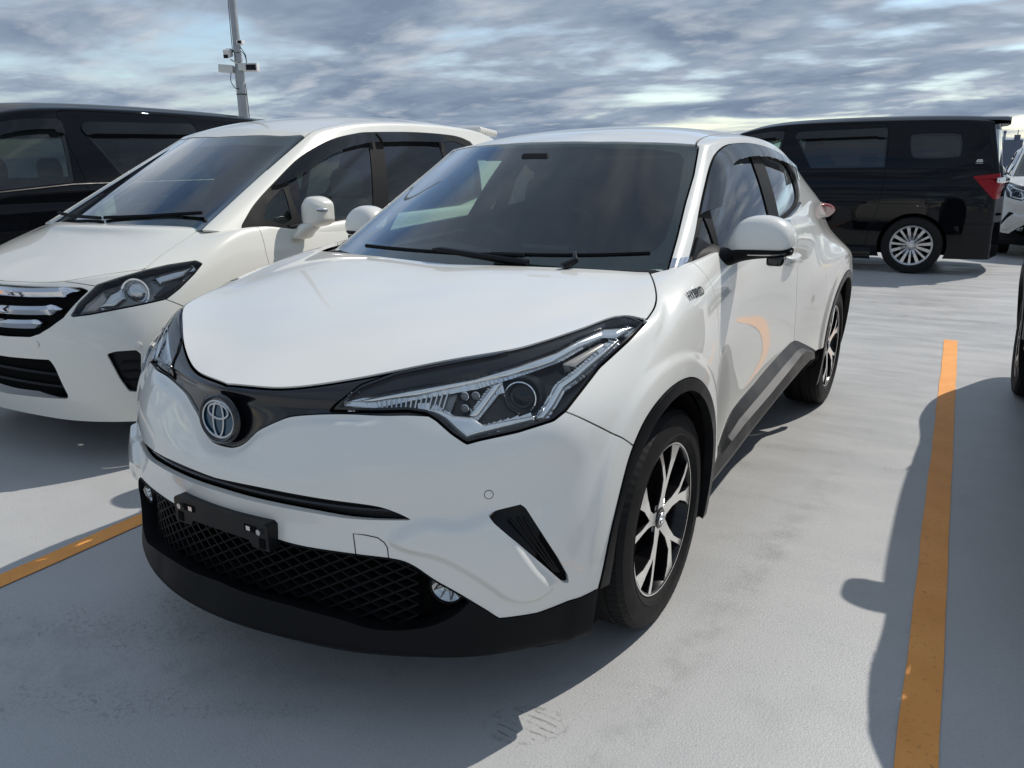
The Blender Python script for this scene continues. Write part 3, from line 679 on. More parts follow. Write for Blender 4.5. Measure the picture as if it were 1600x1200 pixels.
    front_zone = lb.V[:, 1] < .3
    hood = clip(lb, np.where(lb.V[:, 2] > .80, fh+np.where(lb.V[:, 1] < -.16, .0055, .003), 1.0))
    mesh_obj('hood', both(flange(hood, .005)), W, car)
    inP = np.concatenate([hoodP[:len(hoodP)//2+1][:1], np.array(R0side)])
    rest = clip(lb, -fh+G)
    # inside of the body line (under the windows) is open cabin
    cabP = np.array([(0,.02),(.70,.15),(.72,.20),(.758,.28),(.775,.44),(.782,.72),(.783,1.08),(.778,1.45),(.765,1.8),(.742,2.08),(.70,2.25),(0,2.25)])
    cabP = np.concatenate([cabP, (cabP*[-1, 1])[::-1][1:-1]])
    rest = clip(rest, -psdf(xy(rest.V), cabP))
    shell_src = rest
    # wheel openings and their trims
    def archcut(s, P, sign, g=0.0): 
        f = psdf(yz(s.V), P); f = np.where(s.V[:, 0] > .5, f, .5); return clip(s, sign*f+g)
    trimF = archcut(archcut(rest, archOP, 1, G), archIP, -1); trimR = archcut(archcut(rest, rOP, 1, G), rIP, -1)
    for t in (trimF, trimR):
        t = clip(t, -(t.V[:, 2]-.20)); t = clip(t, np.where(t.V[:, 1] < .1, -(t.V[:, 2]-.352), -1.0))
        for q in (t, mirror(t)): mesh_obj('arch_trim', flange(offset(q, .004), .03, False), MT['satin'], car)
    rest = archcut(archcut(rest, archOP, -1, G), rOP, -1, G)
    # black strip under the hood with the emblem, lamps
    fhd = psdf(rest.V@D1, headP); fhd = np.where((rest.V[:, 1] < .05) & (rest.V[:, 2] > .7), fhd, 1.0)
    lens = clip(rest, fhd+G*1.6)
    nolamp = clip(rest, -fhd+G*1.6)
    fb = psdf(xz(nolamp.V), bandP); fb = np.where(nolamp.V[:, 1] < -.5, fb, 1.0)
    band = clip(nolamp, fb+G*.5); rest = clip(nolamp, -fb+G)
    mesh_obj('upper_grille_panel', both(flange(offset(band, -.006), .02)), MT['gloss'], car)
    # slot
    fs = psdf(xz(rest.V), slotP); fs = np.where((rest.V[:, 1] < -.5), fs, 1.0)
    slot = clip(rest, fs); rest = clip(rest, -fs)
    mesh_obj('slot_grille', both(offset(slot, -.022)), MT['satin'], car)
    bm = bmesh.new()
    for zz in (.0,):
        pts = []
        for x in np.linspace(-.47, .47, 41):
            r = hit(lb, (abs(x), -2, .602-.02*abs(x)), (0, 1, 0)); p, n = r; p = p-n*.016; pts.append((x, p[1], p[2]))
        bm_tube(bm, pts, .0035, 6)
    from_bm('slot_grille_bar', bm, 'gloss', car)
    # below the white bar: valance with the intake
    isfr = (rest.V[:, 1] < -.30)
    fv = lsdf(xz(rest.V), barS); fv = np.where(isfr, fv, -1.0)          # left of the line = above it
    upper = clip(rest, fv+G*.4); val = clip(rest, -np.where(isfr, fv, -1.0)+G*.4)
    val = clip(val, (val.V[:, 1]+.42))
    fi = psdf(xz(val.V), intakeP); intake = clip(val, fi); val2 = clip(val, -fi)
    mesh_obj('bumper_valance', both(flange(offset(val2, .003), .09)), MT['matte'], car)
    back = offset(clip(intake, -1*np.ones(len(intake.V))), -.075)
    mesh_obj('intake_back', both(back), MT['hole'], car)
    # lattice of the lower grille: rounded diamonds
    bm = bmesh.new(); front = clip(lb, lb.V[:, 1]+.55)
    def node(x, z):
        r = hit(front, (abs(x), -2, z), (0, 1, 0)); p, n = r; p = p-np.array([0, -1, 0])*.045; return Vector((x, p[1], z))
    inner = intakeP+0; cache = {}
    dxg, dzg = .027, .0140
    def ok(x, z): return psdf(np.array([(abs(x), z)]), intakeP)[0] < .016 and abs(x) < .54 and z > .24
    for i in range(-22, 23):
        for j in range(0, 18):
            if (i+j) % 2: continue
            x, z = i*dxg, .270+j*dzg
            for di, dj in ((1, 1), (1, -1)):
                x2, z2 = x+di*dxg, z+dj*dzg
                if ok(x, z) and ok(x2, z2):
                    a, b = node(x, z), node(x2, z2); d = (b-a); up = Vector((0, -1, 0)); sd = d.cross(up).normalized()*.0026
                    A = [bm.verts.new(p) for p in (a+sd, b+sd, b-sd, a-sd)]; B = [bm.verts.new(p+Vector((0, .02, 0))) for p in (a+sd, b+sd, b-sd, a-sd)]
                    bm.faces.new(A)
                    for k in range(4): bm.faces.new((A[k], B[k], B[(k+1) % 4], A[(k+1) % 4]))
    g_ = from_bm('lower_grille_lattice', bm, 'matte', car, 20); g_['kind'] = 'stuff'
    # side vents
    fvn = psdf(upper.V@D1, ventP); fvn = np.where((upper.V[:, 1] < -.5) & (upper.V[:, 2] < .66), fvn, 1.0)
    vent = clip(upper, fvn); upper = clip(upper, -fvn)
    for q in (vent, mirror(vent)):
        o = mesh_obj('side_vent', offset(q, -.016), MT['satin'], car)
    for sg in (1, -1):
        for k in range(3):
            t = (k+1)/4; bm = bmesh.new()
            a = np.array(vent3[1])*(1-t)+np.array(vent3[3])*t; b = np.array(vent3[8])*(1-t)+np.array(vent3[7])*t
            pts = []
            for w2 in np.linspace(.14, .86, 8):
                p = a*(1-w2)+b*w2; r = hit(front, p+np.array((1.0, -1.577, .51))*.5, (-1.0, 1.577, -.51)); pts.append((sg*(r[0][0]-r[1][0]*.012), r[0][1]-r[1][1]*.012, r[0][2]))
            bm_tube(bm, pts, .0035, 6); from_bm('vent_rib', bm, 'satin', car)
    # split the painted ring
    fbf = lsdf(yz(upper.V), bfend)                     # right of the line (negative z side) = bumper
    isb = np.where(upper.V[:, 1] < -.28, -fbf, 1.0)
    bumper = clip(upper, isb+G); side = clip(upper, -isb+G)
    mesh_obj('front_bumper', both(flange(bumper, .014)), W, car)
    dF = lsdf(yz(side.V), doorF); dM = lsdf(yz(side.V), doorM); dR = lsdf(yz(side.V), doorR)
    # left of a downward line is larger y
    fender = clip(side, -dF+G); r1 = clip(side, dF+G)
    fs_ = lsdf(yz(r1.V), sillL); r1 = clip(r1, np.where(r1.V[:, 1] < 2.3, fs_+G, -1.0))   # above the sill line
    dM = lsdf(yz(r1.V), doorM); fdoor = clip(r1, -dM+G); r2 = clip(r1, dM+G)
    dR = lsdf(yz(r2.V), doorR); rdoor = clip(r2, -dR+.0006); quarter = clip(r2, dR+.0006)
    for nm, p in (('front_fender', fender), ('front_door', fdoor), ('rear_door', rdoor)):
        for q in (p, mirror(p)): mesh_obj(nm, flange(q, .014, False), W, car)
    mesh_obj('rear_quarter', both(flange(quarter, .014)), W, car)
    # dark body shell just under the panels
    sh = archcut(archcut(shell_src, archIP, -1), rIP, -1)
    f_ = psdf(xz(sh.V), np.array([(-.1,.27),(.66,.27),(.78,.34),(.78,.6),(.5,.62),(-.1,.63)])); sh = clip(sh, np.where(sh.V[:, 1] < -.6, -f_, -1.0))
    fhd = psdf(sh.V@D1, headP); sh = clip(sh, np.where((sh.V[:, 1] < .05) & (sh.V[:, 2] > .7), -fhd-.004, -1.0))
    sh = clip(sh, np.where((sh.V[:, 1] > .36) & (sh.V[:, 1] < 2.3), .36-sh.V[:, 2], -1.0))
    mesh_obj('body_shell', both(offset(sh, -.012)), MT['hole'], car)
    rad = clip(lb, lb.V[:, 1]+.45); rad = clip(rad, .30-rad.V[:, 2]); rad = clip(rad, rad.V[:, 2]-.83); mesh_obj('radiator_panel', both(offset(rad, -.095)), MT['hole'], car)
    # wheel housings, floor and unseen light-blocking boxes
    for sg in (1, -1):
        for cy, P in ((0, archI), (2.64, rIP[:40])):
            bm = bmesh.new(); rows = []
            for xx in (.885, .60): rows.append([(sg*(xx-(.02 if xx > .7 else 0)), p[0], p[1]) for p in P])
            R_ = bm_loft(bm, rows); bm.faces.new(R_[1] if sg > 0 else R_[1][::-1]); from_bm('wheel_housing', bm, 'hole', car, 60)
    bm = bmesh.new(); bm_box(bm, (0, 1.35, .27), (1.40, 3.4, .06)); bm_box(bm, (0, .05, .5), (1.15, .25, .5)); bm_box(bm, (0, -.18, .60), (1.12, .80, .46)); bm_box(bm, (.67, .33, .90), (.16, .46, .22)); bm_box(bm, (-.67, .33, .90), (.16, .46, .22)); from_bm('underbody_fill', bm, 'hole', car)  # engine-bay and pillar-foot boxes are added to stop sun leaking through
    # ---- sill cladding
    for sg in (1, -1):
        bm = bmesh.new(); rows = []
        ys = [.385,.42,.50,.60,.76,1.09,1.45,1.70,1.80,1.90,1.98,2.04,2.08,2.10]
        zu = np.interp(ys, sillL[:, 0], sillL[:, 1])
        for y, z in zip(ys, zu):
            e = min(1, max(.15, (y-.36)/.22)); t = 1.0 if y < 1.98 else max(.2, 1-((y-1.98)/.14)**2)
            r = hit(lb, (2, y, z), (-1, 0, 0)); xb = r[0][0] if r else .83
            zb = min(z-.03, float(np.interp(y, [.38,.74,1.09,1.3,1.73,2.0,2.1], [.246,.272,.308,.325,.350,.358,.375]))); x1 = (.868+.010*min(1, y/2))*1.0-(1-t)*.03; hgt = z-zb
            rows.append([(sg*p[0], y, p[1]) for p in ((xb-.04, z+.006), (xb+.003, z+.002), (xb*.4+x1*.6+.004, z-hgt*.17), (x1+.010*e*t, z-hgt*.25), (x1+.014*e*t, z-hgt*.52), (x1-.004, z-hgt*.60), (x1-.026, zb+.010), (x1-.05, zb), (.66, zb-.02))])
        R_ = bm_loft(bm, rows if sg > 0 else rows[::-1]); bm.faces.new(R_[-1] if sg < 0 else R_[-1][::-1]); ob = from_bm('sill_cladding', bm, 'trim', car, 12)
    # ---- headlamps
    lensn = offset(lens, -.003)
    parts = dict(
        light_guide=([(.315,-.786,.829),(.32,-.779,.836),(.458,-.691,.869),(.587,-.601,.892),(.659,-.518,.915),(.711,-.414,.937),(.727,-.326,.956),(.748,-.228,.969),(.812,-.159,.967),(.799,-.241,.95),(.768,-.268,.956),(.743,-.358,.941),(.723,-.437,.919),(.699,-.482,.909),(.648,-.552,.894),(.591,-.608,.882),(.533,-.653,.87),(.483,-.69,.858),(.42,-.728,.849),(.328,-.781,.828)], 'drl', .012),
        lower_reflector=([(.312,-.78,.817),(.429,-.741,.828),(.508,-.699,.83),(.541,-.683,.828),(.571,-.673,.816),(.611,-.65,.811),(.64,-.642,.794),(.731,-.559,.811),(.733,-.567,.8),(.689,-.61,.786),(.628,-.667,.768),(.613,-.682,.761),(.591,-.685,.78),(.556,-.688,.807),(.525,-.696,.822),(.497,-.71,.824),(.313,-.782,.813)], 'drl', .012),
        outer_reflector=([(.735,-.562,.805),(.744,-.518,.839),(.749,-.472,.872),(.766,-.426,.888),(.791,-.317,.927),(.8,-.245,.948),(.809,-.239,.945),(.803,-.317,.916),(.781,-.419,.88),(.764,-.467,.863),(.76,-.515,.83),(.751,-.554,.802)], 'drl', .014),
        divider=([(.63,-.582,.879),(.648,-.562,.884),(.623,-.64,.814),(.611,-.65,.811),(.604,-.652,.816)], 'drl', .016),
        turn_signal=([(.33,-.775,.836),(.473,-.694,.858),(.535,-.656,.866),(.562,-.639,.866),(.563,-.67,.827),(.512,-.696,.832),(.331,-.777,.822)], 'lampgrey', .03),
        corner_marker=([(.739,-.42,.917),(.77,-.275,.953),(.787,-.256,.952),(.764,-.399,.907),(.744,-.418,.914)], 'amber', .025))
    big = clip(lb, np.where((lb.V[:, 1] < .0) & (lb.V[:, 2] > .7), psdf(lb.V@D1, headP)-.02, 1.0))
    bigf = refine(big, 2)
    for sg in (1, -1):
        mm = (lambda s: s) if sg > 0 else mirror
        h_ = mesh_obj('headlamp', mm(offset(lens, -.055)), MT['lampdark'], car)
        mesh_obj('lens', mm(lensn), MT['lens'], h_)
        ring = clip(lens, -(psdf(lens.V@D1, headP)+.009)); mesh_obj('lens_frame', mm(flange(offset(ring, -.0015), .03, False)), MT['gloss'], h_)
        top = [(.301,-.798,.815),(.344,-.734,.872),(.418,-.690,.905),(.51,-.625,.925),(.61,-.55,.945),(.675,-.44,.965),(.745,-.226,.99),(.76,-.226,.975),(.727,-.327,.960),(.711,-.415,.942),(.659,-.519,.919),(.587,-.602,.896),(.458,-.691,.873),(.32,-.779,.840)]
        pc = clip(big, psdf(big.V@D1, np.array(top)@D1)); mesh_obj('lamp_upper_strip', mm(flange(offset(pc, -.010), .03, False)), MT['lampdark'], h_)
        for nm, (pl, mt_, dep) in parts.items():
            pc = clip(bigf, psdf(bigf.V@D1, np.array(pl)@D1)); pc = clip(pc, psdf(pc.V@D1, headP)+.005); dd = np.clip(-psdf(pc.V@D1, np.array(pl)@D1)/.011, 0, 1)
            pc = S(pc.V+pc.N*(-dep-.007+.009*np.sqrt(dd)*(1 if mt_ == 'drl' else .3))[:, None], pc.N, pc.T); pc.N = vnormals(pc.V, pc.T)
            mesh_obj(nm, mm(flange(pc, .025, False)), MT[mt_], h_)
        def disc(nm, p3, r, dep, m_, prof, roll=0):
            p, n = hit(big, np.array(p3)+np.array((1.0,-1.577,.51))*.3, (-1.0,1.577,-.51)); ax = np.array((.25,-.95,.05)); ax /= np.linalg.norm(ax)
            c0 = p-n*dep; M = Matrix.Translation((sg*c0[0], c0[1], c0[2])) @ Vector((sg*ax[0], ax[1], ax[2])).to_track_quat('Z', 'Y').to_matrix().to_4x4()
            bm = bmesh.new(); bm_lathe(bm, prof, 36, 'Z'); bmesh.ops.transform(bm, matrix=M, verts=bm.verts); return from_bm(nm, bm, m_, h_, 50)
        pj = (.696,-.542,.860)
        disc('projector_ring', pj, 0, .045, 'chrome', [(-.03,.036),(.020,.038),(.026,.0405),(.027,.038),(.02,.0345),(-.01,.032)])
        disc('projector_cup', pj, 0, .045, 'lampdark', [(-.03,.05),(.004,.048),(.006,.044),(-.01,.034)])
        disc('projector_lens', pj, 0, .045, 'wheelblack', [(.006,.033),(.014,.028),(.020,.018),(.023,.0001)])
        for ld in ((.581,-.631,.862),(.604,-.616,.862),(.591,-.645,.835)):
            disc('led_lens', ld, 0, .035, 'chrome', [(-.01,.0105),(.008,.0105),(.009,.009),(.004,.0075)]); disc('led_lens', ld, 0, .035, 'lampgrey', [(.002,.0085),(.006,.006),(.008,.0001)])
        bm = bmesh.new()
        for k in range(20):
            t = (k+.5)/20; a = np.array((.335,-.778,.834))*(1-t)+np.array((.55,-.650,.868))*t; b = np.array((.345,-.777,.826))*(1-t)+np.array((.555,-.680,.832))*t
            p, n = hit(big, a+np.array((1.0,-1.577,.51))*.3, (-1.0,1.577,-.51)); q, n2 = hit(big, b+np.array((1.0,-1.577,.51))*.3, (-1.0,1.577,-.51)); p = p-n*.022; q = q-n2*.022
            bm_tube(bm, [(sg*p[0], p[1], p[2]), (sg*q[0], q[1], q[2])], .0028, 5)
        from_bm('turn_signal_ribs', bm, 'reflector', h_)
    # ---- greenhouse
    D2 = axes((0, .55, -.83)); D2 = np.stack([np.array((1., 0, 0)), np.array((0, .83, .55))], 1)
    wsR = [(0,.795,1.457),(.212,.811,1.453),(.378,.864,1.449),(.505,.937,1.444),(.560,.960,1.436),(.580,.957,1.428),(.622,.794,1.329),(.652,.632,1.235),(.689,.463,1.133),(.713,.336,1.057),(.735,.24,.99),(.5,.0,.93),(0,-.1,.9)]
    wsP = np.array(wsR)@D2; wsP = np.concatenate([wsP, (wsP*[-1, 1])[::-1][1:-1]])
    fw = psdf(gh.V@D2, wsP); fw = np.where((gh.V[:, 1] < 1.05), fw, 1.0)
    ws = clip(gh, fw+.004); g2 = clip(gh, -fw+.003)
    mesh_obj('windscreen', both(offset(ws, -.003)), MT['glass'], car)
    frR = [(0,.765,1.443),(.30,.80,1.438),(.476,.872,1.425),(.529,.89,1.415),(.556,.868,1.391),(.609,.68,1.272),(.638,.547,1.191),(.655,.45,1.128),(.645,.385,1.093),(.59,.33,1.082),(.3,.21,1.085),(0,.175,1.085)]
    frP = np.array(frR)@D2; frP = np.concatenate([frP, (frP*[-1, 1])[::-1][1:-1]])
    ff = psdf(ws.V@D2, frP); mesh_obj('windscreen_border', both(offset(clip(ws, -ff), -.007)), MT['gloss'], car)
    # side glass
    sideP = spline([(.395,1.045),(.543,1.136),(.662,1.214),(.791,1.291),(.917,1.36),(1.025,1.404),(1.171,1.435),(1.348,1.446),(1.568,1.449),(1.785,1.438),(2.033,1.413),(2.25,1.383),(2.36,1.358)], 4)
    sideP = np.concatenate([sideP, spline([(2.375,1.345),(2.30,1.303),(2.205,1.262),(2.135,1.222),(2.07,1.190),(1.98,1.170),(1.85,1.150),(1.606,1.121)], 4)])
    sideP = np.concatenate([sideP, [(1.1,1.092),(.6,1.062)]])
    fsd = psdf(yz(g2.V), sideP); fsd = np.where(g2.V[:, 0] > .45, fsd, 1.0)
    sidew = clip(g2, fsd+.003); roofw = clip(g2, -fsd+.002)
    gl = dict(quarter_window=[(.50,1.085),(.60,1.15),(.672,1.196),(.655,1.10),(.62,1.075)],
              front_window=spline([(.690,1.09),(.735,1.205),(.80,1.255),(.93,1.335),(1.08,1.385),(1.25,1.405),(1.485,1.408)], 4).tolist()+[(1.350,1.118),(.70,1.080)],
              rear_window=[(1.665,1.402)]+spline([(2.03,1.372),(2.12,1.352),(2.135,1.32),(2.09,1.258),(2.04,1.215),(1.96,1.186),(1.83,1.163),(1.60,1.140)], 4).tolist()+[(1.525,1.135)])
    trimw = sidew
    for nm, pl in gl.items():
        P = np.array(pl); gpc = clip(sidew, psdf(yz(sidew.V), P)); trimw = clip(trimw, -psdf(yz(trimw.V), P))
        for q in (gpc, mirror(gpc)): mesh_obj(nm, offset(q, -.009), MT['sideglass' if nm != 'rear_window' else 'privacy'], car)
    for q in (trimw, mirror(trimw)): mesh_obj('window_frame', flange(offset(q, -.004), .012, False), MT['matte'], car)
    # rain visors along the top of the side glass
    fvz = psdf(yz(sidew.V), sideP)
    vz = clip(sidew, -(fvz+.066)); vz = clip(vz, -(yz(vz.V)[:, 1]-np.interp(vz.V[:, 1], [.6,.66,2.3], [1.185,1.20,1.28])))
    for a, b in ((.5, 1.585), (1.59, 2.29)):
        v_ = clip(clip(vz, a-vz.V[:, 1]), clip(vz, a-vz.V[:, 1]).V[:, 1]-b)
        d_ = psdf(yz(v_.V), sideP); off = S(v_.V+v_.N*(.006+.020*np.clip(-d_/.05, 0, 1))[:, None], v_.N, v_.T)
        for q in (off, mirror(off)): mesh_obj('window_visor', flange(q, .004, False), MT['visor'], car)
    # roof and pillars, split along the roof moulding
    ditch = spline([(.585,.90),(.560,.99),(.543,1.08),(.532,1.25),(.525,1.6),(.52,2.2),(.50,2.9),(.5,3.5)], 5)
    fd = lsdf(xy(roofw.V), ditch); fd = np.where((roofw.V[:, 2] > 1.2) & (roofw.V[:, 0] < .605), fd, 1.0)   # left = towards the centre
    roof = clip(roofw, fd+.004); rails = clip(roofw, -fd+.004)
    mesh_obj('roof', both(flange(roof, .012)), W, car)
    # blue-faced garnish at the foot of the front pillar
    fg = lsdf(yz(rails.V), np.array([(.30,1.085),(.44,1.062)])); fg = np.where(rails.V[:, 1] < .45, fg, 1.0)
    low_ = clip(rails, -np.where(rails.V[:, 1] < .45, fg, -1.0)); 
    for q in (rails, mirror(rails)): mesh_obj('pillar_panel', flange(q, .012, False), W, car)
    bm = bmesh.new()
    for sg in (1, -1):
        pass
    bm.free()
    for sg in (1, -1):
        pc = clip(clip(rails, rails.V[:, 2]-1.074), 1.050-clip(rails, rails.V[:, 2]-1.074).V[:, 2]); pc = clip(pc, pc.V[:, 1]-.50); pc = clip(pc, .655-pc.V[:, 0])
        mesh_obj('pillar_garnish', (lambda s: s if sg > 0 else mirror(s))(offset(pc, .0015)), MT['chrome'], car)
    sh2 = clip(gh, -np.where(gh.V[:, 1] < 1.05, psdf(gh.V@D2, wsP), 1.0)-.012); fq = psdf(yz(sh2.V), sideP); sh2 = clip(sh2, np.where(sh2.V[:, 0] > .45, -fq-.012, -1.0))
    mesh_obj('cabin_shell', both(offset(sh2, -.016)), MT['hole'], car)
    # belt moulding
    for sg in (1, -1):
        bm = bmesh.new(); pts = []
        for y in np.linspace(.40, 2.02, 26):
            z = float(np.interp(y, [.40,.6,1.1,1.608,1.855,2.02], [1.052,1.066,1.094,1.120,1.148,1.172])); r = hit(gh, (2, y, z), (-1, 0, 0)); pts.append((sg*(r[0][0]+.002), y, z))
        bm_tube(bm, pts, .0085, 8); from_bm('belt_moulding', bm, 'gloss', car)
        bm = bmesh.new(); rows = []
        for y in np.linspace(.30, 2.24, 24):
            z = float(np.interp(y, [.3,.6,1.1,1.608,1.855,2.02,2.24], [1.045,1.062,1.088,1.114,1.140,1.155,1.165])); r = hit(gh, (2, y, z), (-1, 0, 0)); xi = r[0][0]; xo = float(np.interp(y, [p[1] for p in R0side[2:11]], [p[0] for p in R0side[2:11]]))
            rows.append([(sg*(xi-.02), y, z-.002), (sg*(xi+.001), y, z-.002), (sg*max(xo-.004, xi+.004), y, z-.014), (sg*max(xo, xi+.008), y, z-.06)])
        bm_loft(bm, rows if sg > 0 else rows[::-1]); from_bm('belt_ledge', bm, W, car, 60)
    return car, lb, gh
# ------------------------------------------------------------------ fittings of the white crossover
def cc_obj(name, V, Q, m, parent, lev=2, cr=None, fit=3, mir=False, M=None):
    co, f = cc(V, Q, cr, lev, fit); T = tri(f)
    if M is not None: co = co@np.array(M.to_3x3()).T+np.array(M.translation)
    s = S(co, vnormals(co, T), T)
    if mir: s = mirror(s)
    return mesh_obj(name, s, m if not isinstance(m, str) else MT[m], parent)
def ring_loft(rows, caps=True):
    """closed rings -> quads, ends closed by a centre fan of quads (rings have an even count)"""
    V = []; Q = []; n = len(rows[0])
    for r in rows: V += list(r)
    for i in range(len(rows)-1):
        for k in range(n): Q.append((i*n+k, i*n+(k+1) % n, (i+1)*n+(k+1) % n, (i+1)*n+k))
    if caps:
        for base, flip in ((0, True), ((len(rows)-1)*n, False)):
            c = len(V); V.append(tuple(np.mean([V[base+k] for k in range(n)], 0)))
            for k in range(0, n, 2):
                q = (c, base+k, base+(k+1) % n, base+(k+2) % n); Q.append(q[::-1] if flip else q)
    return V, Q
def fit_mirror(car, sg):
    """door mirror: cap, lower shell, arm, indicator, glass, camera pod"""
    # sections across x (inner -> outer); each ring (y,z): top front ... ; body about 0.13 deep
    rows = []
    for x, zb, zt, yf, yb in ((.783,1.064,1.084,.672,.705),(.800,1.065,1.118,.655,.735),(.824,1.066,1.163,.642,.765),(.862,1.069,1.188,.636,.782),(.920,1.074,1.193,.642,.786),(.972,1.081,1.178,.656,.786),(1.002,1.088,1.150,.676,.782),(1.014,1.096,1.116,.712,.770)):
        h = zt-zb; d = yb-yf
        rows.append([(x, yf+d*.28, zt-h*.04), (x, yf+d*.72, zt), (x, yb, zt-h*.22), (x, yb+d*.02, zb+h*.12), (x, yb-d*.10, zb), (x, yf+d*.08, zb), (x, yf-d*.02, zb+h*.10), (x, yf+d*.03, zb+h*.58)])
    V, Q = ring_loft(rows); n_ = 8; cr_ = {}
    for i in range(7):
        for k in (4, 5): cr_[(i*n_+k, (i+1)*n_+k)] = .8
        cr_[(i*n_+7, (i+1)*n_+7)] = .3
    m_ = cc_obj('door_mirror', V, Q, 'white', car, 3, cr_, 3, sg < 0)
    lo = []
    for x, yc, zt, ry, th in ((.775,.640,1.056,.035,.044),(.82,.672,1.078,.048,.048),(.87,.694,1.086,.060,.040),(.93,.706,1.086,.064,.032),(.975,.716,1.085,.056,.027),(1.004,.728,1.084,.034,.020)):
        lo.append([(x, yc-ry, zt), (x, yc+ry, zt), (x, yc+ry*.98, zt-th*.55), (x, yc+ry*.6, zt-th), (x, yc-ry*.55, zt-th), (x, yc-ry*1.02, zt-th*.5)])
    V, Q = ring_loft(lo); cc_obj('mirror_base', V, Q, 'matte', m_, 2, None, 3, sg < 0)
    ar = [[(.735,.42,1.064),(.74,.64,1.10),(.74,.66,1.04),(.745,.43,1.030)], [(.762,.46,1.064),(.77,.64,1.096),(.785,.65,1.035),(.772,.47,1.030)], [(.79,.56,1.066),(.80,.675,1.085),(.81,.68,1.035),(.795,.57,1.028)], [(.835,.63,1.072),(.835,.71,1.082),(.835,.705,1.042),(.835,.635,1.036)]]
    V, Q = ring_loft(ar); cc_obj('mirror_arm', V, Q, 'matte', m_, 2, None, 3, sg < 0)
    bm = bmesh.new(); bm_tube(bm, [(sg*x, y, z) for x, y, z in ((.880,.632,1.068),(.925,.640,1.069),(.965,.655,1.070),(.992,.680,1.073),(1.008,.712,1.078))], [.003,.0045,.0050,.0045,.003], 6); from_bm('mirror_indicator', bm, 'reflector', m_)
    bm = bmesh.new(); bm_box(bm, (sg*.962, .702, 1.046), (.055, .070, .036)); from_bm('camera_pod', bm, 'gloss', m_, 60, .012, 3)
    bm = bmesh.new(); bm_box(bm, (sg*.905, .782, 1.128), (.15, .004, .10)); from_bm('mirror_glass', bm, 'chrome', m_, 40, .0015)
    # triangular foot on the door
    bm = bmesh.new(); bm_prism(bm, [(sg*.752, .405, 1.045), (sg*.727, .545, 1.128), (sg*.757, .64, 1.085), (sg*.775, .60, 1.060)], (sg*.012, -.006, 0)); from_bm('mirror_foot', bm, 'satin', m_, 30, .004)
    return m_
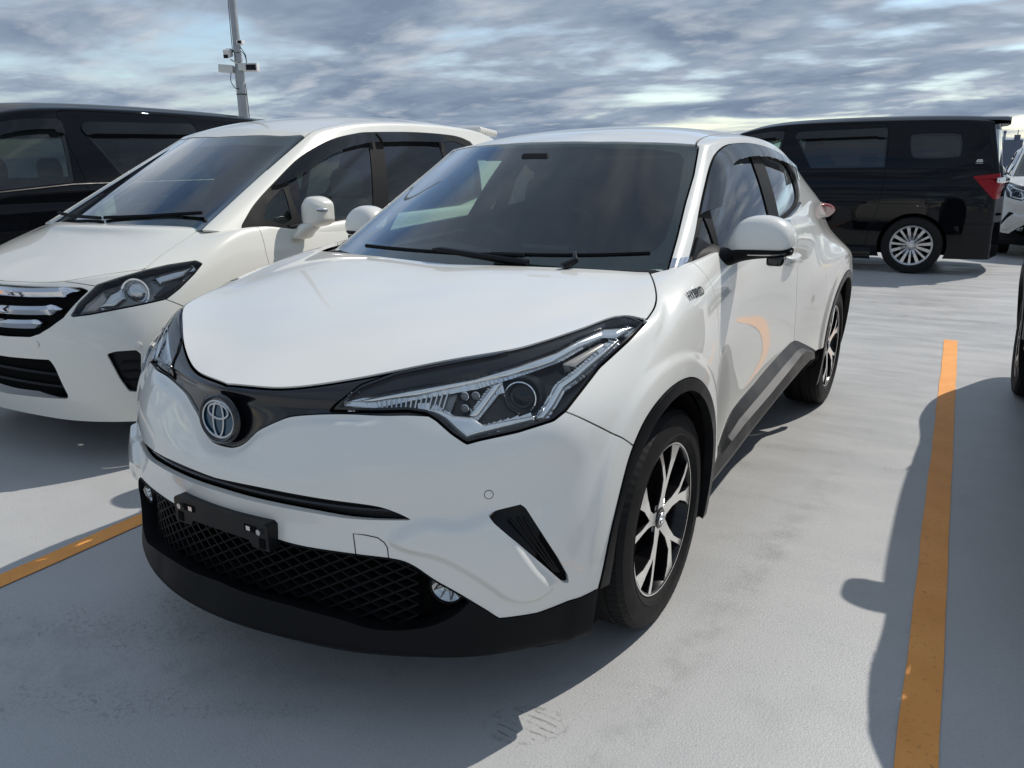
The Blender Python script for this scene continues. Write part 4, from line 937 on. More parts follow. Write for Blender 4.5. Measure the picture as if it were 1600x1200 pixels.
def fit_details(car, lb, gh):
    # --- emblem
    bm = bmesh.new()
    rim_ = bm_lathe(bm, [(0,.0735),(-.010,.0725),(-.014,.066),(-.011,.060),(-.004,.058)], 56, 'Y')
    for v in bm.verts: v.co.z *= .86
    M = Matrix.Translation((0, -.874, .768)) @ Matrix.Rotation(math.radians(-6), 4, 'X')
    bmesh.ops.transform(bm, matrix=M, verts=bm.verts); em = from_bm('emblem', bm, 'gloss', car, 60)
    bm = bmesh.new(); bm_lathe(bm, [(-.003,.060),(-.005,.03),(-.0055,.0001)], 48, 'Y')
    for v in bm.verts: v.co.z *= .86
    bmesh.ops.transform(bm, matrix=M, verts=bm.verts); from_bm('emblem_face', bm, 'blue', em, 60)
    bm = bmesh.new()
    for rx, rz, cz, r in ((.0585,.0385,0,.0030),(.0195,.0375,0,.0030),(.037,.0155,.0165,.0028)):
        th = np.linspace(0, 2*math.pi, 41)[:-1]; pts = [(rx*math.cos(t), -.010, cz+rz*math.sin(t)) for t in th]
        bm_tube(bm, pts+[pts[0]], r, 8, False)
    bmesh.ops.scale(bm, vec=(1, .8, 1.22), verts=bm.verts); bmesh.ops.transform(bm, matrix=M, verts=bm.verts); from_bm('emblem_mark', bm, 'emchrome', em, 60)
    # --- plate bracket
    bm = bmesh.new()
    out = [(-.172,.535),(.172,.535),(.180,.528),(.180,.462),(.120,.462),(.108,.478),(-.108,.478),(-.120,.462),(-.180,.462),(-.180,.528)]
    bm_prism(bm, [(x, -.915, z) for x, z in out], (0, .035, 0)); pb = from_bm('plate_bracket', bm, 'satin', car, 30, .003)
    for sx in (-1, 1):
        bm = bmesh.new(); bm_cyl(bm, (sx*.153,-.922,.512), (sx*.153,-.914,.512), .0075, .006, 12); from_bm('bracket_bolt', bm, 'alloy', pb)
        bm = bmesh.new(); bm_box(bm, (sx*.118,-.9155,.512), (.042,.003,.017)); from_bm('bracket_slot', bm, 'hole', pb)
        bm = bmesh.new(); bm_box(bm, (sx*.112,-.9165,.512), (.014,.003,.012)); from_bm('bracket_clip', bm, 'reflector', pb)
        bm = bmesh.new(); bm_box(bm, (sx*.157,-.9155,.480), (.020,.003,.026)); from_bm('bracket_slot', bm, 'hole', pb)
    # --- fog lamps, parking sensors, towing cover seam
    for sg in (1, -1):
        c0 = (sg*.584, -.735, .394); ax = Vector((sg*.30, -1, -.06)).normalized()
        M = Matrix.Translation(c0) @ ax.to_track_quat('Z', 'Y').to_matrix().to_4x4()
        def lat(nm, prof, m_, par):
            bm = bmesh.new(); bm_lathe(bm, prof, 40, 'Z'); bmesh.ops.transform(bm, matrix=M, verts=bm.verts); return from_bm(nm, bm, m_, par, 50)
        f_ = lat('fog_lamp', [(-.05,.048),(.000,.046),(.004,.042),(.001,.0395),(-.02,.039)], 'satin', car)
        lat('fog_reflector', [(-.002,.039),(-.012,.030),(-.020,.016),(-.021,.0001)], 'reflector', f_)
        lat('fog_bulb', [(-.02,.008),(.0,.008),(.003,.005),(.0035,.0001)], 'drl', f_)
        bm = bmesh.new()
        for k in range(9):
            a = 2*math.pi*k/9; bm_tube(bm, [M@Vector((.012*math.cos(a), .012*math.sin(a), -.012)), M@Vector((.037*math.cos(a), .037*math.sin(a), -.004))], .002, 5)
        from_bm('fog_facets', bm, 'lampgrey', f_)
        lat('fog_lens', [(.003,.0405),(.008,.030),(.0105,.015),(.011,.0001)], 'lens', f_)
        p, n = hit(lb, np.array((.672,-.676,.635))+np.array((1.0,-1.577,.51))*.3, (-1.0,1.577,-.51)); n = Vector((sg*n[0], n[1], n[2])); p = Vector((sg*p[0], p[1], p[2]))
        M2 = Matrix.Translation(p-n*.0005) @ n.to_track_quat('Z', 'Y').to_matrix().to_4x4()
        bm = bmesh.new(); bm_lathe(bm, [(0,.0098),(.0012,.0096),(.0015,.009),(.0016,.0001)], 24, 'Z'); bmesh.ops.transform(bm, matrix=M2, verts=bm.verts); ps = from_bm('parking_sensor', bm, 'white', car)
        bm = bmesh.new(); bm_lathe(bm, [(0,.0112),(.0008,.0112),(.0008,.0098),(0,.0098)], 24, 'Z'); bmesh.ops.transform(bm, matrix=M2, verts=bm.verts); from_bm('sensor_ring', bm, 'matte', ps)
    bm = bmesh.new(); pts = []
    for x, z in ((.396,.482),(.391,.534),(.42,.534),(.449,.530),(.464,.520),(.472,.508),(.475,.482)):
        p, n = hit(lb, (x, -2, z), (0, 1, 0)); pts.append(tuple(p+n*.0002))
    bm_tube(bm, pts, .0013, 5); from_bm('tow_cover_seam', bm, 'matte', car)
    # --- mirrors, wipers, cowl
    for sg in (1, -1): fit_mirror(car, sg)
    bm = bmesh.new(); rows = []
    for x in np.linspace(-.715, .715, 31):
        ax = abs(x); yh = float(np.interp(ax, [0,.25,.45,.60,.70,.72], [.095,.108,.14,.175,.20,.215])); yg = float(np.interp(ax, [0,.35,.6,.72], [.150,.20,.29,.335]))
        zh = float(np.interp(ax, [0,.4,.7], [1.040,1.036,1.034])); zg = 1.060
        rows.append([(x, yh-.03, zh-.02), (x, yh+.012, zh+.004), (x, yg-.01, zh+.006), (x, yg+.02, zg)])
    bm_loft(bm, rows); from_bm('cowl_panel', bm, 'matte', car, 50)
    for pts, hub in (([(-.42,.165,1.084),(-.20,.135,1.082),(.05,.125,1.082),(.28,.15,1.084)], (.30,.14,1.06)), ([(.15,.150,1.084),(.35,.180,1.086),(.52,.230,1.090),(.66,.30,1.095)], (.56,.20,1.065))):
        sp_ = spline(pts, 6); bm = bmesh.new(); bm_tube(bm, [tuple(p) for p in sp_], .0075, 6); wp = from_bm('wiper', bm, 'matte', car)
        bm = bmesh.new(); n_ = len(sp_); arm_ = [hub, tuple(sp_[n_//2]+np.array((.04, -.01, .010))), tuple(sp_[n_//2]+np.array((0, 0, .008)))] if hub[0] < .4 else [(.44,.12,1.058), (.47,.15,1.078), tuple(sp_[n_//2]+np.array((0, 0, .010)))]
        bm_tube(bm, arm_, [.014,.010,.006], 8); from_bm('wiper_arm', bm, 'satin', wp)
    # --- handles
    for sg in (1, -1):
        p, n = hit(lb, (2, 1.56, .955), (-1, 0, 0)); x = p[0]
        V, Q = ring_loft([[(x+dx, y, .955+dz) for dx, dz in ((.004,.016),(.030*k+.004,.013),(.034*k+.004,0),(.030*k+.004,-.013),(.004,-.016),(.001,0))] for y, k in ((1.44,.2),(1.46,.8),(1.53,1),(1.60,.95),(1.635,.7),(1.655,.15))])
        dh = cc_obj('door_handle', V, Q, 'white', car, 2, None, 2, sg < 0)
        bm = bmesh.new(); bm_lathe(bm, [(0,.045),(-.012,.030),(-.016,.0001)], 24, 'X'); bmesh.ops.transform(bm, matrix=Matrix.Translation((sg*(x+.004), 1.54, .95)) @ Matrix.Diagonal((sg, 1, .62, 1)), verts=bm.verts); from_bm('handle_cup', bm, 'white', dh, 60)
    # --- badge on the fenders
    for sg in (1, -1):
        a, na = hit(lb, (2, .127, .992), (-1, 0, 0)); b, nb = hit(lb, (2, .285, .992), (-1, 0, 0))
        a = Vector(a); b = Vector(b); n = Vector(na+nb).normalized(); d = (b-a).normalized(); up = n.cross(d).normalized(); mid = (a+b)/2+n*.0035
        if sg < 0: mid.x *= -1; n.x *= -1; d = Vector((d.x, -d.y, -d.z)); up.x *= -1
        M = Matrix((d, up, n)).transposed().to_4x4(); M.translation = mid
        bd = text_obj('hybrid_badge', 'HYBRID', .041, 'badge', car, M, .0005, False, 0.0, 1.0)
    # --- tail lamps, rear spoiler, antenna
    for sg in (1, -1):
        V, Q = ring_loft([[(.62,y,z+h*.5),(.66+w*.6,y,z+h*.45),(.66+w,y,z),(.66+w*.85,y,z-h*.5),(.62,y,z-h*.5),(.58,y,z)] for y, z, h, w in ((2.80,1.128,.010,.03),(2.86,1.122,.026,.074),(2.95,1.108,.040,.086),(3.06,1.088,.05,.074),(3.18,1.06,.06,.02))])
        cc_obj('tail_lamp', V, Q, 'red', car, 2, None, 2, sg < 0)
    # --- wheels
    for x, y in ((.7575, 0), (-.7575, 0), (.7575, 2.64), (-.7575, 2.64)):
        make_wheel(car, 'y', .338, .232, .225, (x, y, .338), rot=(.30 if y == 0 else .62), flip=x < 0)
    # --- cabin
    bm = bmesh.new(); rows = []
    for x in np.linspace(-.70, .70, 25):
        b_ = 0.03*math.exp(-((x+.36)/.17)**2)
        rows.append([(x, .16+.2*abs(x)**2, .99), (x, .30+.15*x*x, 1.022+b_*.3), (x, .62, 1.030+b_), (x, .74, 1.005+b_), (x, .78, .93), (x, .70, .70), (x, .60, .45)])
    bm_loft(bm, rows); from_bm('dashboard', bm, 'cabin', car, 50)
    bm = bmesh.new(); bm_box(bm, (0, .80, .985), (.22, .02, .13)); from_bm('screen', bm, 'gloss', car, 40, .006)
    bm = bmesh.new(); c0 = Vector((-.36, .93, .93)); ax = Vector((0, .94, .34)).normalized(); uu = Vector((1, 0, 0)); vv = ax.cross(uu)
    pts = [c0+(uu*math.cos(t)+vv*math.sin(t))*.185 for t in np.linspace(0, 2*math.pi, 37)]; bm_tube(bm, pts, .015, 8, False)
    bm_cyl(bm, c0-ax*.02, c0+ax*.02, .06, .05); bm_cyl(bm, c0-ax*.25, c0-ax*.02, .03)
    for t in (0, math.pi, -math.pi/2): bm_cyl(bm, c0, c0+(uu*math.cos(t)+vv*math.sin(t))*.18, .016, .012, 8)
    from_bm('steering_wheel', bm, 'cabin', car)
    def seat(x, y, w=.50, bench=False):
        sec = lambda yy, zz, ww, tt: [(x-ww/2, yy, zz), (x-ww*.42, yy-tt*.5, zz), (x, yy-tt*.35, zz), (x+ww*.42, yy-tt*.5, zz), (x+ww/2, yy, zz), (x+ww*.42, yy+tt*.5, zz), (x, yy+tt*.5, zz), (x-ww*.42, yy+tt*.5, zz)]
        V, Q = ring_loft([sec(y+.02,.50,w*.9,.14), sec(y+.04,.62,w,.18), sec(y+.09,.82,w,.18), sec(y+.15,1.02,w*.88,.14), sec(y+.18,1.10,w*.66,.09)]); st = cc_obj('seat', V, Q, 'cabingrey', car, 2, None, 2)
        sc2 = lambda yy, zz: [(x-w/2, yy, zz-.05), (x-w*.42, yy, zz+.03), (x, yy, zz+.015), (x+w*.42, yy, zz+.03), (x+w/2, yy, zz-.05), (x+w*.4, yy, zz-.12), (x, yy, zz-.12), (x-w*.4, yy, zz-.12)]
        V, Q = ring_loft([sc2(y-.46,.52), sc2(y-.42,.55), sc2(y-.2,.54), sc2(y+.02,.52)]); cc_obj('cushion', V, Q, 'cabingrey', st, 2, None, 2)
        for hx in ((x,) if not bench else (x-.45*w*.7, x+.45*w*.7)):
            hs = lambda zz, ww, tt: [(hx-ww/2, y+.2, zz), (hx-ww*.35, y+.2-tt, zz), (hx, y+.2-tt, zz), (hx+ww*.35, y+.2-tt, zz), (hx+ww/2, y+.2, zz), (hx+ww*.35, y+.2+tt, zz), (hx, y+.2+tt, zz), (hx-ww*.35, y+.2+tt, zz)]
            V, Q = ring_loft([hs(1.12,.20,.035), hs(1.16,.26,.05), hs(1.24,.27,.05), hs(1.30,.20,.03)]); cc_obj('headrest', V, Q, 'cabingrey', st, 2, None, 2)
    seat(-.36, 1.28); seat(.36, 1.28); seat(0, 2.12, 1.25, True)
    bm = bmesh.new(); bm_box(bm, (0, .86, 1.375), (.03, .06, .05)); bm_box(bm, (.0, .90, 1.345), (.22, .03, .06)); from_bm('interior_mirror', bm, 'cabin', car, 40, .008)
    bm = bmesh.new(); bm_box(bm, (0, .745, 1.378), (.12, .10, .03), Matrix.Rotation(math.radians(-31), 3, 'X')); from_bm('sensor_housing', bm, 'cabin', car, 40, .01)
    for sg in (1, -1):
        bm = bmesh.new(); bm_loft(bm, [[(sg*.73, y, 1.02), (sg*.745, y, .9), (sg*.74, y, .5), (sg*.70, y, .3)] for y in np.linspace(.5, 2.3, 10)]); from_bm('door_card', bm, 'cabin', car)
        bm = bmesh.new(); bm_tube(bm, [(sg*.70, 1.42, .95), (sg*.645, 1.56, 1.30), (sg*.60, 1.60, 1.40)], .035, 8); from_bm('pillar_trim', bm, 'cabin', car)
        bm = bmesh.new(); bm_box(bm, (sg*.28, 1.10, 1.405), (.34, .14, .014), Matrix.Rotation(math.radians(10), 3, 'X')); from_bm('sun_visor', bm, 'liner', car, 40, .006)
    bm = bmesh.new(); rows = [[(x, y, z-.03*abs(x/.55)**2.5) for x in np.linspace(-.52, .52, 13)] for y, z in ((1.02,1.425),(1.15,1.455),(1.5,1.488),(2.0,1.475),(2.5,1.405),(2.9,1.3))]; bm_loft(bm, rows); from_bm('headliner', bm, 'liner', car, 60)
    bm = bmesh.new(); bm_box(bm, (0, 1.5, .30), (1.4, 2.2, .03)); bm_box(bm, (0, 2.55, .72), (1.3, .5, .55)); bm_box(bm, (0, .95, .55), (.22, .8, .4)); from_bm('cabin_floor', bm, 'cabin', car, 40, .01)
# ------------------------------------------------------------------ the other vehicles
def split(s, f, g=.0022): return clip(s, f+g), clip(s, -f+g)
def lr(name, s, m, parent, fl=.012):
    out = []
    for q in (s, mirror(s)): out.append(mesh_obj(name, flange(q, fl, False) if fl else q, MT[m], parent))
    return out
def arch_zone(s, cy, r, cz=.33): 
    return np.where(s.V[:, 0] > .5, np.hypot(s.V[:, 1]-cy, s.V[:, 2]-cz)-r, 1.0)
def liners(car, x, cys, r, cz=.33):
    for sg in (1, -1):
        for cy in cys:
            a = np.linspace(-.25, math.pi+.25, 30); bm = bmesh.new()
            R_ = bm_loft(bm, [[(sg*xx, cy+r*math.cos(t), cz+r*math.sin(t)) for t in a] for xx in (x, x-.28)]); bm.faces.new(R_[1] if sg < 0 else R_[1][::-1]); from_bm('wheel_housing', bm, 'hole', car, 60)
def simple_seat(car, x, y, w, zb, m='cabingrey', head=True):
    sec = lambda yy, zz, ww, tt: [(x-ww/2, yy, zz), (x-ww*.42, yy-tt*.5, zz), (x, yy-tt*.35, zz), (x+ww*.42, yy-tt*.5, zz), (x+ww/2, yy, zz), (x+ww*.42, yy+tt*.5, zz), (x, yy+tt*.5, zz), (x-ww*.42, yy+tt*.5, zz)]
    V, Q = ring_loft([sec(y+.02,zb,w*.9,.14), sec(y+.04,zb+.12,w,.18), sec(y+.09,zb+.32,w,.18), sec(y+.15,zb+.52,w*.88,.14), sec(y+.18,zb+.60,w*.66,.09)]); st = cc_obj('seat', V, Q, m, car, 2, None, 2)
    if head:
        hs = lambda zz, ww, tt: [(x-ww/2, y+.2, zz), (x-ww*.35, y+.2-tt, zz), (x, y+.2-tt, zz), (x+ww*.35, y+.2-tt, zz), (x+ww/2, y+.2, zz), (x+ww*.35, y+.2+tt, zz), (x, y+.2+tt, zz), (x-ww*.35, y+.2+tt, zz)]
        V, Q = ring_loft([hs(zb+.62,.18,.03), hs(zb+.66,.25,.05), hs(zb+.75,.25,.05), hs(zb+.80,.18,.03)]); cc_obj('headrest', V, Q, m, st, 2, None, 2)
def steering(car, c0, r=.18):
    bm = bmesh.new(); c0 = Vector(c0); ax = Vector((0, .85, .5)).normalized(); uu = Vector((1, 0, 0)); vv = ax.cross(uu)
    bm_tube(bm, [c0+(uu*math.cos(t)+vv*math.sin(t))*r for t in np.linspace(0, 2*math.pi, 33)], .015, 8, False); bm_cyl(bm, c0-ax*.02, c0+ax*.02, .06, .05); bm_cyl(bm, c0-ax*.25, c0, .03)
    for t in (0, math.pi, -math.pi/2): bm_cyl(bm, c0, c0+(uu*math.cos(t)+vv*math.sin(t))*r, .016, .012, 8)
    from_bm('steering_wheel', bm, 'cabin', car)
def build_freed():
    car = thing('minivan', 'ivory white compact minivan with chrome-barred grille left of the crossover', 'car', (-2.50,.54,0), math.radians(3.5))
    lb, gh = freed_surfaces(4); W = 'ivory'
    DA = axes((-3.4,2.15,-.5))
    head3 = [(.499,-.713,.723),(.522,-.680,.780),(.565,-.604,.858),(.627,-.53,.886),(.689,-.434,.912),(.735,-.345,.928),(.793,-.229,.938),(.811,-.21,.923),(.816,-.268,.881),(.81,-.359,.821),(.796,-.427,.782),(.753,-.507,.769),(.658,-.613,.749),(.579,-.672,.733)]
    headP = spline(np.array(head3)@DA, 3, True)*1.0
    headP = np.array(head3)@DA
    hoodL = np.concatenate([spline([(0,-.700),(.25,-.685),(.40,-.655),(.52,-.585),(.60,-.52),(.672,-.448),(.684,-.425)], 6)[:-1], spline([(.684,-.425),(.664,-.333),(.634,-.135),(.592,.03)], 5)[:-1], [(.592,.03),(.45,-.055),(.25,-.115),(0,-.14)]])
    hoodP = np.concatenate([hoodL, (hoodL*[-1, 1])[::-1][1:-1]])
    fh = psdf(xy(lb.V), hoodP); fh = np.where(lb.V[:, 2] > .82, fh, 1.0)
    hood = clip(lb, fh+.003); mesh_obj('hood', both(flange(hood, .014)), MT[W], car)
    rest = clip(lb, -fh+.002)
    cab = np.array([(0,-.2),(.60,-.02),(.70,.06),(.765,.22),(.775,.55),(.79,1.0),(.79,2.0),(.77,2.9),(.70,3.2),(0,3.3)]); cab = np.concatenate([cab, (cab*[-1, 1])[::-1][1:-1]])
    rest = clip(rest, -np.where(rest.V[:, 2] > .93, psdf(xy(rest.V), cab), 1.0)); src = rest
    for cy in (0, 2.74): rest = clip(rest, -arch_zone(rest, cy, .345, .32))
    # head lamps
    f = np.where((rest.V[:, 1] < .1) & (rest.V[:, 2] > .68), psdf(rest.V@DA, headP), 1.0); lens, rest = split(rest, f, .003)
    big = clip(lb, np.where((lb.V[:, 1] < .1) & (lb.V[:, 2] > .68), psdf(lb.V@DA, headP)-.01, 1.0))
    lamp_polys = dict(inner_reflector=([(.575,-.640,.765),(.60,-.585,.835),(.635,-.535,.865),(.655,-.545,.80),(.64,-.60,.765)], 'reflector', .03), side_reflector=([(.735,-.45,.80),(.765,-.40,.845),(.80,-.30,.865),(.80,-.36,.815),(.775,-.44,.785)], 'lampdark', .02), turn_signal=([(.51,-.70,.735),(.535,-.672,.785),(.575,-.60,.845),(.60,-.60,.80),(.575,-.655,.745)], 'amber', .03), upper_reflector=([(.735,-.40,.905),(.76,-.33,.918),(.795,-.235,.925),(.795,-.30,.88),(.765,-.42,.86),(.745,-.43,.89)], 'reflector', .02))
    for sg in (1, -1):
        mm = (lambda q: q) if sg > 0 else mirror
        h_ = mesh_obj('headlamp', mm(offset(lens, -.05)), MT['lampgrey'], car); mesh_obj('lens', mm(offset(lens, -.001)), MT['lens'], h_)
        ring = clip(lens, -(psdf(lens.V@DA, headP)+.006)); mesh_obj('lens_frame', mm(flange(offset(ring, -.0005), .02, False)), MT['gloss'], h_)
        for nm, (pl, m_, dp) in lamp_polys.items():
            pc = clip(refine(big, 2), psdf(refine(big, 2).V@DA, np.array(pl)@DA)); dd = np.clip(-psdf(pc.V@DA, np.array(pl)@DA)/.02, 0, 1); pc = S(pc.V+pc.N*(-dp-.01+.014*np.sqrt(dd))[:, None], pc.N, pc.T); pc.N = vnormals(pc.V, pc.T); mesh_obj(nm, mm(flange(pc, .02, False)), MT[m_], h_)
        for nm, prof, m_ in (('projector_ring', [(-.03,.060),(.015,.066),(.020,.068),(.018,.060),(-.01,.052)], 'chrome'), ('projector_lens', [(-.012,.056),(.006,.050),(.020,.034),(.026,.0001)], 'reflector')):
            p, n = hit(big, np.array((.70,-.51,.835))+np.array((3.4,-2.15,.5))*.2, (-3.4,2.15,-.5)); c0 = p-n*.045; M = Matrix.Translation((sg*c0[0], c0[1], c0[2])) @ Vector((sg*.45,-.88,.08)).to_track_quat('Z', 'Y').to_matrix().to_4x4()
            bm = bmesh.new(); bm_lathe(bm, prof, 36, 'Z'); bmesh.ops.transform(bm, matrix=M, verts=bm.verts); from_bm(nm, bm, m_, h_, 60)
    # grille
    gr = spline([(-.05,.842),(.20,.846),(.379,.849),(.50,.850)], 4).tolist()+[(.545,.835),(.466,.718),(.40,.672),(.338,.640),(.277,.622),(.101,.612),(-.05,.610)]
    f = np.where(rest.V[:, 1] < -.45, psdf(xz(rest.V), np.array(gr)), 1.0); grl, rest = split(rest, f, .001)
    g_ = mesh_obj('grille', both(offset(grl, -.035)), MT['hole'], car)
    front = clip(lb, lb.V[:, 1]+.40)
    for z0, z1, xe in ((.812,.830,.50),(.732,.752,.45),(.668,.684,.345)):
        bm = bmesh.new(); rows = []
        for x in np.linspace(-xe, xe, 41):
            t = abs(x)/xe; zc = z0+(z1-z0)*t**2; hh = .023 if t < .85 else .023*(1-(t-.85)/.15)+.004
            p, n = hit(front, (abs(x), -2, zc), (0, 1, 0)); y = p[1]+.002
            rows.append([(x, y+.03, zc+hh), (x, y+.006, zc+hh*.95), (x, y-.006, zc+hh*.25), (x, y+.004, zc-hh*.8), (x, y+.03, zc-hh)])
        bm_loft(bm, rows); from_bm('grille_bar', bm, 'chrome', car, 50)
    bm = bmesh.new()
    for x0 in (-.045, .045): bm_tube(bm, [(x0*1.1,-.795,.790),(x0*.92,-.803,.742),(x0*.85,-.800,.695)], [.011,.010,.010], 8)
    bm_tube(bm, [(-.042,-.805,.738),(.042,-.805,.738)], .008, 8)
    th = np.linspace(0, 2*math.pi, 29)[:-1]; pts = [(.068*math.copysign(abs(math.cos(t))**.6, math.cos(t))*(1+.06*math.sin(t)), -.795, .742+.060*math.copysign(abs(math.sin(t))**.6, math.sin(t))) for t in th]; bm_tube(bm, pts+[pts[0]], .006, 8, False); from_bm('emblem', bm, 'chrome', car)
    # intake and fog recesses
    ik = [(-.05,.512),(.108,.513),(.384,.523),(.400,.505),(.414,.480),(.451,.355),(.445,.340),(.428,.334),(.032,.317),(-.05,.317)]
    f = np.where(rest.V[:, 1] < -.5, psdf(xz(rest.V), np.array(ik)), 1.0); itk = clip(rest, f); rest = clip(rest, -f); mesh_obj('lower_intake', both(offset(itk, -.06)), MT['hole'], car)
    for zz in (.38, .44):
        bm = bmesh.new(); pts = []
        for x in np.linspace(-.42, .42, 21): p, n = hit(front, (abs(x), -2, zz), (0, 1, 0)); pts.append((x, p[1]+.045, zz))
        bm_tube(bm, pts, .008, 6); from_bm('intake_bar', bm, 'satin', car)
    fg3 = [(.654,-.671,.555),(.688,-.646,.566),(.754,-.589,.567),(.767,-.577,.546),(.757,-.599,.366),(.719,-.633,.375),(.694,-.653,.44)]
    f = np.where((rest.V[:, 1] < -.4) & (rest.V[:, 2] < .62), psdf(rest.V@DA, np.array(fg3)@DA), 1.0); fgp = clip(rest, f); rest = clip(rest, -f)
    for q in (fgp, mirror(fgp)):
        fo = mesh_obj('fog_recess', offset(q, -.03), MT['satin'], car)
    for sg in (1, -1):
        for zz in (.42, .465, .51):
            bm = bmesh.new(); pts = []
            for x in np.linspace(.70, .757, 5): p, n = hit(front, (x, -2, zz), (0, 1, 0)); pts.append((sg*(p[0]-n[0]*.015), p[1]-n[1]*.015, zz))
            bm_tube(bm, pts, .006, 6); from_bm('recess_louvre', bm, 'matte', car)
    seam = np.array([(-.85,.95),(-.427,.780),(-.387,.755),(-.30,.70)])
    f = np.where(rest.V[:, 1] < -.25, -lsdf(yz(rest.V), seam), 1.0); bumper, side = split(rest, f)
    mesh_obj('front_bumper', both(flange(bumper, .012)), MT[W], car)
    dF = spline([(.20,1.3),(.205,1.032),(.197,.894),(.25,.70),(.36,.5),(.38,.2)], 4); dM = spline([(1.30,1.3),(1.235,1.0),(1.24,.6),(1.24,.1)], 4); dR = spline([(2.25,1.3),(2.27,1.0),(2.30,.8),(2.36,.6),(2.4,.1)], 4)
    fen, r1 = split(side, -lsdf(yz(side.V), dF)); fd, r2 = split(r1, -lsdf(yz(r1.V), dM)); sd, qt = split(r2, -lsdf(yz(r2.V), dR))
    lr('front_fender', fen, W, car); lr('front_door', fd, W, car); lr('sliding_door', sd, W, car); mesh_obj('rear_quarter', both(flange(qt, .012)), MT[W], car)
    sh = src
    for cy in (0, 2.74): sh = clip(sh, -arch_zone(sh, cy, .345, .32))
    sh = clip(sh, np.where((sh.V[:, 1] < .1) & (sh.V[:, 2] > .68), -psdf(sh.V@DA, headP)-.004, -1.0)); sh = clip(sh, np.where(sh.V[:, 1] < -.45, -psdf(xz(sh.V), np.array(gr)), -1.0)); sh = clip(sh, np.where(sh.V[:, 1] < -.45, -psdf(xz(sh.V), np.array(ik)), -1.0)); sh = clip(sh, np.where(sh.V[:, 1] < -.4, -psdf(sh.V@DA, np.array(fg3)@DA), -1.0))
    mesh_obj('body_shell', both(offset(sh, -.010)), MT['hole'], car)
    liners(car, .83, (0, 2.74), .345, .32)
    bm = bmesh.new(); bm_box(bm, (0, 1.45, .27), (1.2, 3.5, .06)); bm_box(bm, (0, -.42, .55), (.9, .2, .5)); from_bm('underbody_fill', bm, 'hole', car)
    for sx, sz in ((.321,.591), (.761,.589)):
        for sg in (1, -1):
            p, n = hit(front, (sx, -2, sz), (0, 1, 0)); n = Vector((sg*n[0], n[1], n[2])); M = Matrix.Translation(Vector((sg*p[0], p[1], p[2]))+n*.001) @ n.to_track_quat('Z', 'Y').to_matrix().to_4x4()
            bm = bmesh.new(); bm_lathe(bm, [(0,.014),(.004,.013),(.005,.009),(.005,.0001)], 20, 'Z'); bmesh.ops.transform(bm, matrix=M, verts=bm.verts); from_bm('parking_sensor', bm, W and MT[W], car)
    # greenhouse
    D2 = np.stack([np.array((1., 0, 0)), np.array((0, .87, .5))], 1)
    wsR = [(0,.70,1.555),(.187,.728,1.552),(.418,.800,1.551),(.525,.865,1.547),(.549,.862,1.540),(.599,.373,1.290),(.640,.0,1.095),(.66,-.12,1.03),(.4,-.3,.95),(0,-.4,.95)]
    wsP = np.array(wsR)@D2; wsP = np.concatenate([wsP, (wsP*[-1, 1])[::-1][1:-1]])
    fw = np.where(gh.V[:, 1] < 1.0, psdf(gh.V@D2, wsP), 1.0); ws = clip(gh, fw+.003); g2 = clip(gh, -fw+.003)
    mesh_obj('windscreen', both(offset(ws, -.003)), MT['glass'], car)
    fr = [(0,.60,1.50),(.40,.69,1.495),(.505,.75,1.485),(.56,.35,1.28),(.585,.12,1.165),(.56,.03,1.115),(.3,-.08,1.11),(0,-.11,1.11)]; frP = np.array(fr)@D2; frP = np.concatenate([frP, (frP*[-1, 1])[::-1][1:-1]])
    mesh_obj('windscreen_border', both(offset(clip(ws, -psdf(ws.V@D2, frP)), -.006)), MT['gloss'], car)
    sideP = np.concatenate([spline([(.165,1.02),(.141,1.062),(.194,1.111),(.296,1.185),(.481,1.290),(.742,1.425),(1.024,1.522),(1.269,1.566),(1.445,1.580),(1.95,1.592),(2.464,1.580),(2.68,1.54)], 4), [(2.72,1.50),(2.66,1.30),(2.60,1.15),(2.2,1.09),(1.004,1.075),(.691,1.060),(.447,1.042)]])
    f = np.where(g2.V[:, 0] > .4, psdf(yz(g2.V), sideP), 1.0); sw = clip(g2, f+.002); rw = clip(g2, -f+.002)
    gl = dict(quarter_window=[(.30,1.10),(.36,1.175),(.52,1.265),(.49,1.09),(.42,1.065)], front_window=spline([(.545,1.10),(.565,1.285),(.75,1.385),(1.02,1.480),(1.25,1.520),(1.385,1.530)], 4).tolist()+[(1.195,1.09),(.55,1.065)], sliding_window=[(1.53,1.535),(1.95,1.55),(2.20,1.545),(2.19,1.10),(1.36,1.09)], rear_side_window=[(2.26,1.545),(2.46,1.54),(2.62,1.50),(2.60,1.3),(2.5,1.15),(2.26,1.11)])
    tw = sw
    for nm, pl in gl.items():
        P_ = np.array(pl); g_ = clip(sw, psdf(yz(sw.V), P_)); tw = clip(tw, -psdf(yz(tw.V), P_)); lr(nm, offset(g_, -.008), 'sideglass' if nm in ('quarter_window', 'front_window') else 'privacy', car, 0)
    lr('window_frame', offset(tw, -.004), 'matte', car)
    fv = psdf(yz(sw.V), sideP); vz = clip(sw, -(fv+.075)); vz = clip(vz, -(vz.V[:, 2]-np.interp(vz.V[:, 1], [.45,.5,1.2,2.8], [1.262,1.268,1.47,1.47])))
    for a, b in ((.46, 1.44), (1.47, 2.26)):
        v0 = clip(vz, a-vz.V[:, 1]); v_ = clip(v0, v0.V[:, 1]-b); d_ = psdf(yz(v_.V), sideP); lr('window_visor', S(v_.V+v_.N*(.008+.028*np.clip(-d_/.06, 0, 1))[:, None], v_.N, v_.T), 'visor', car, .004)
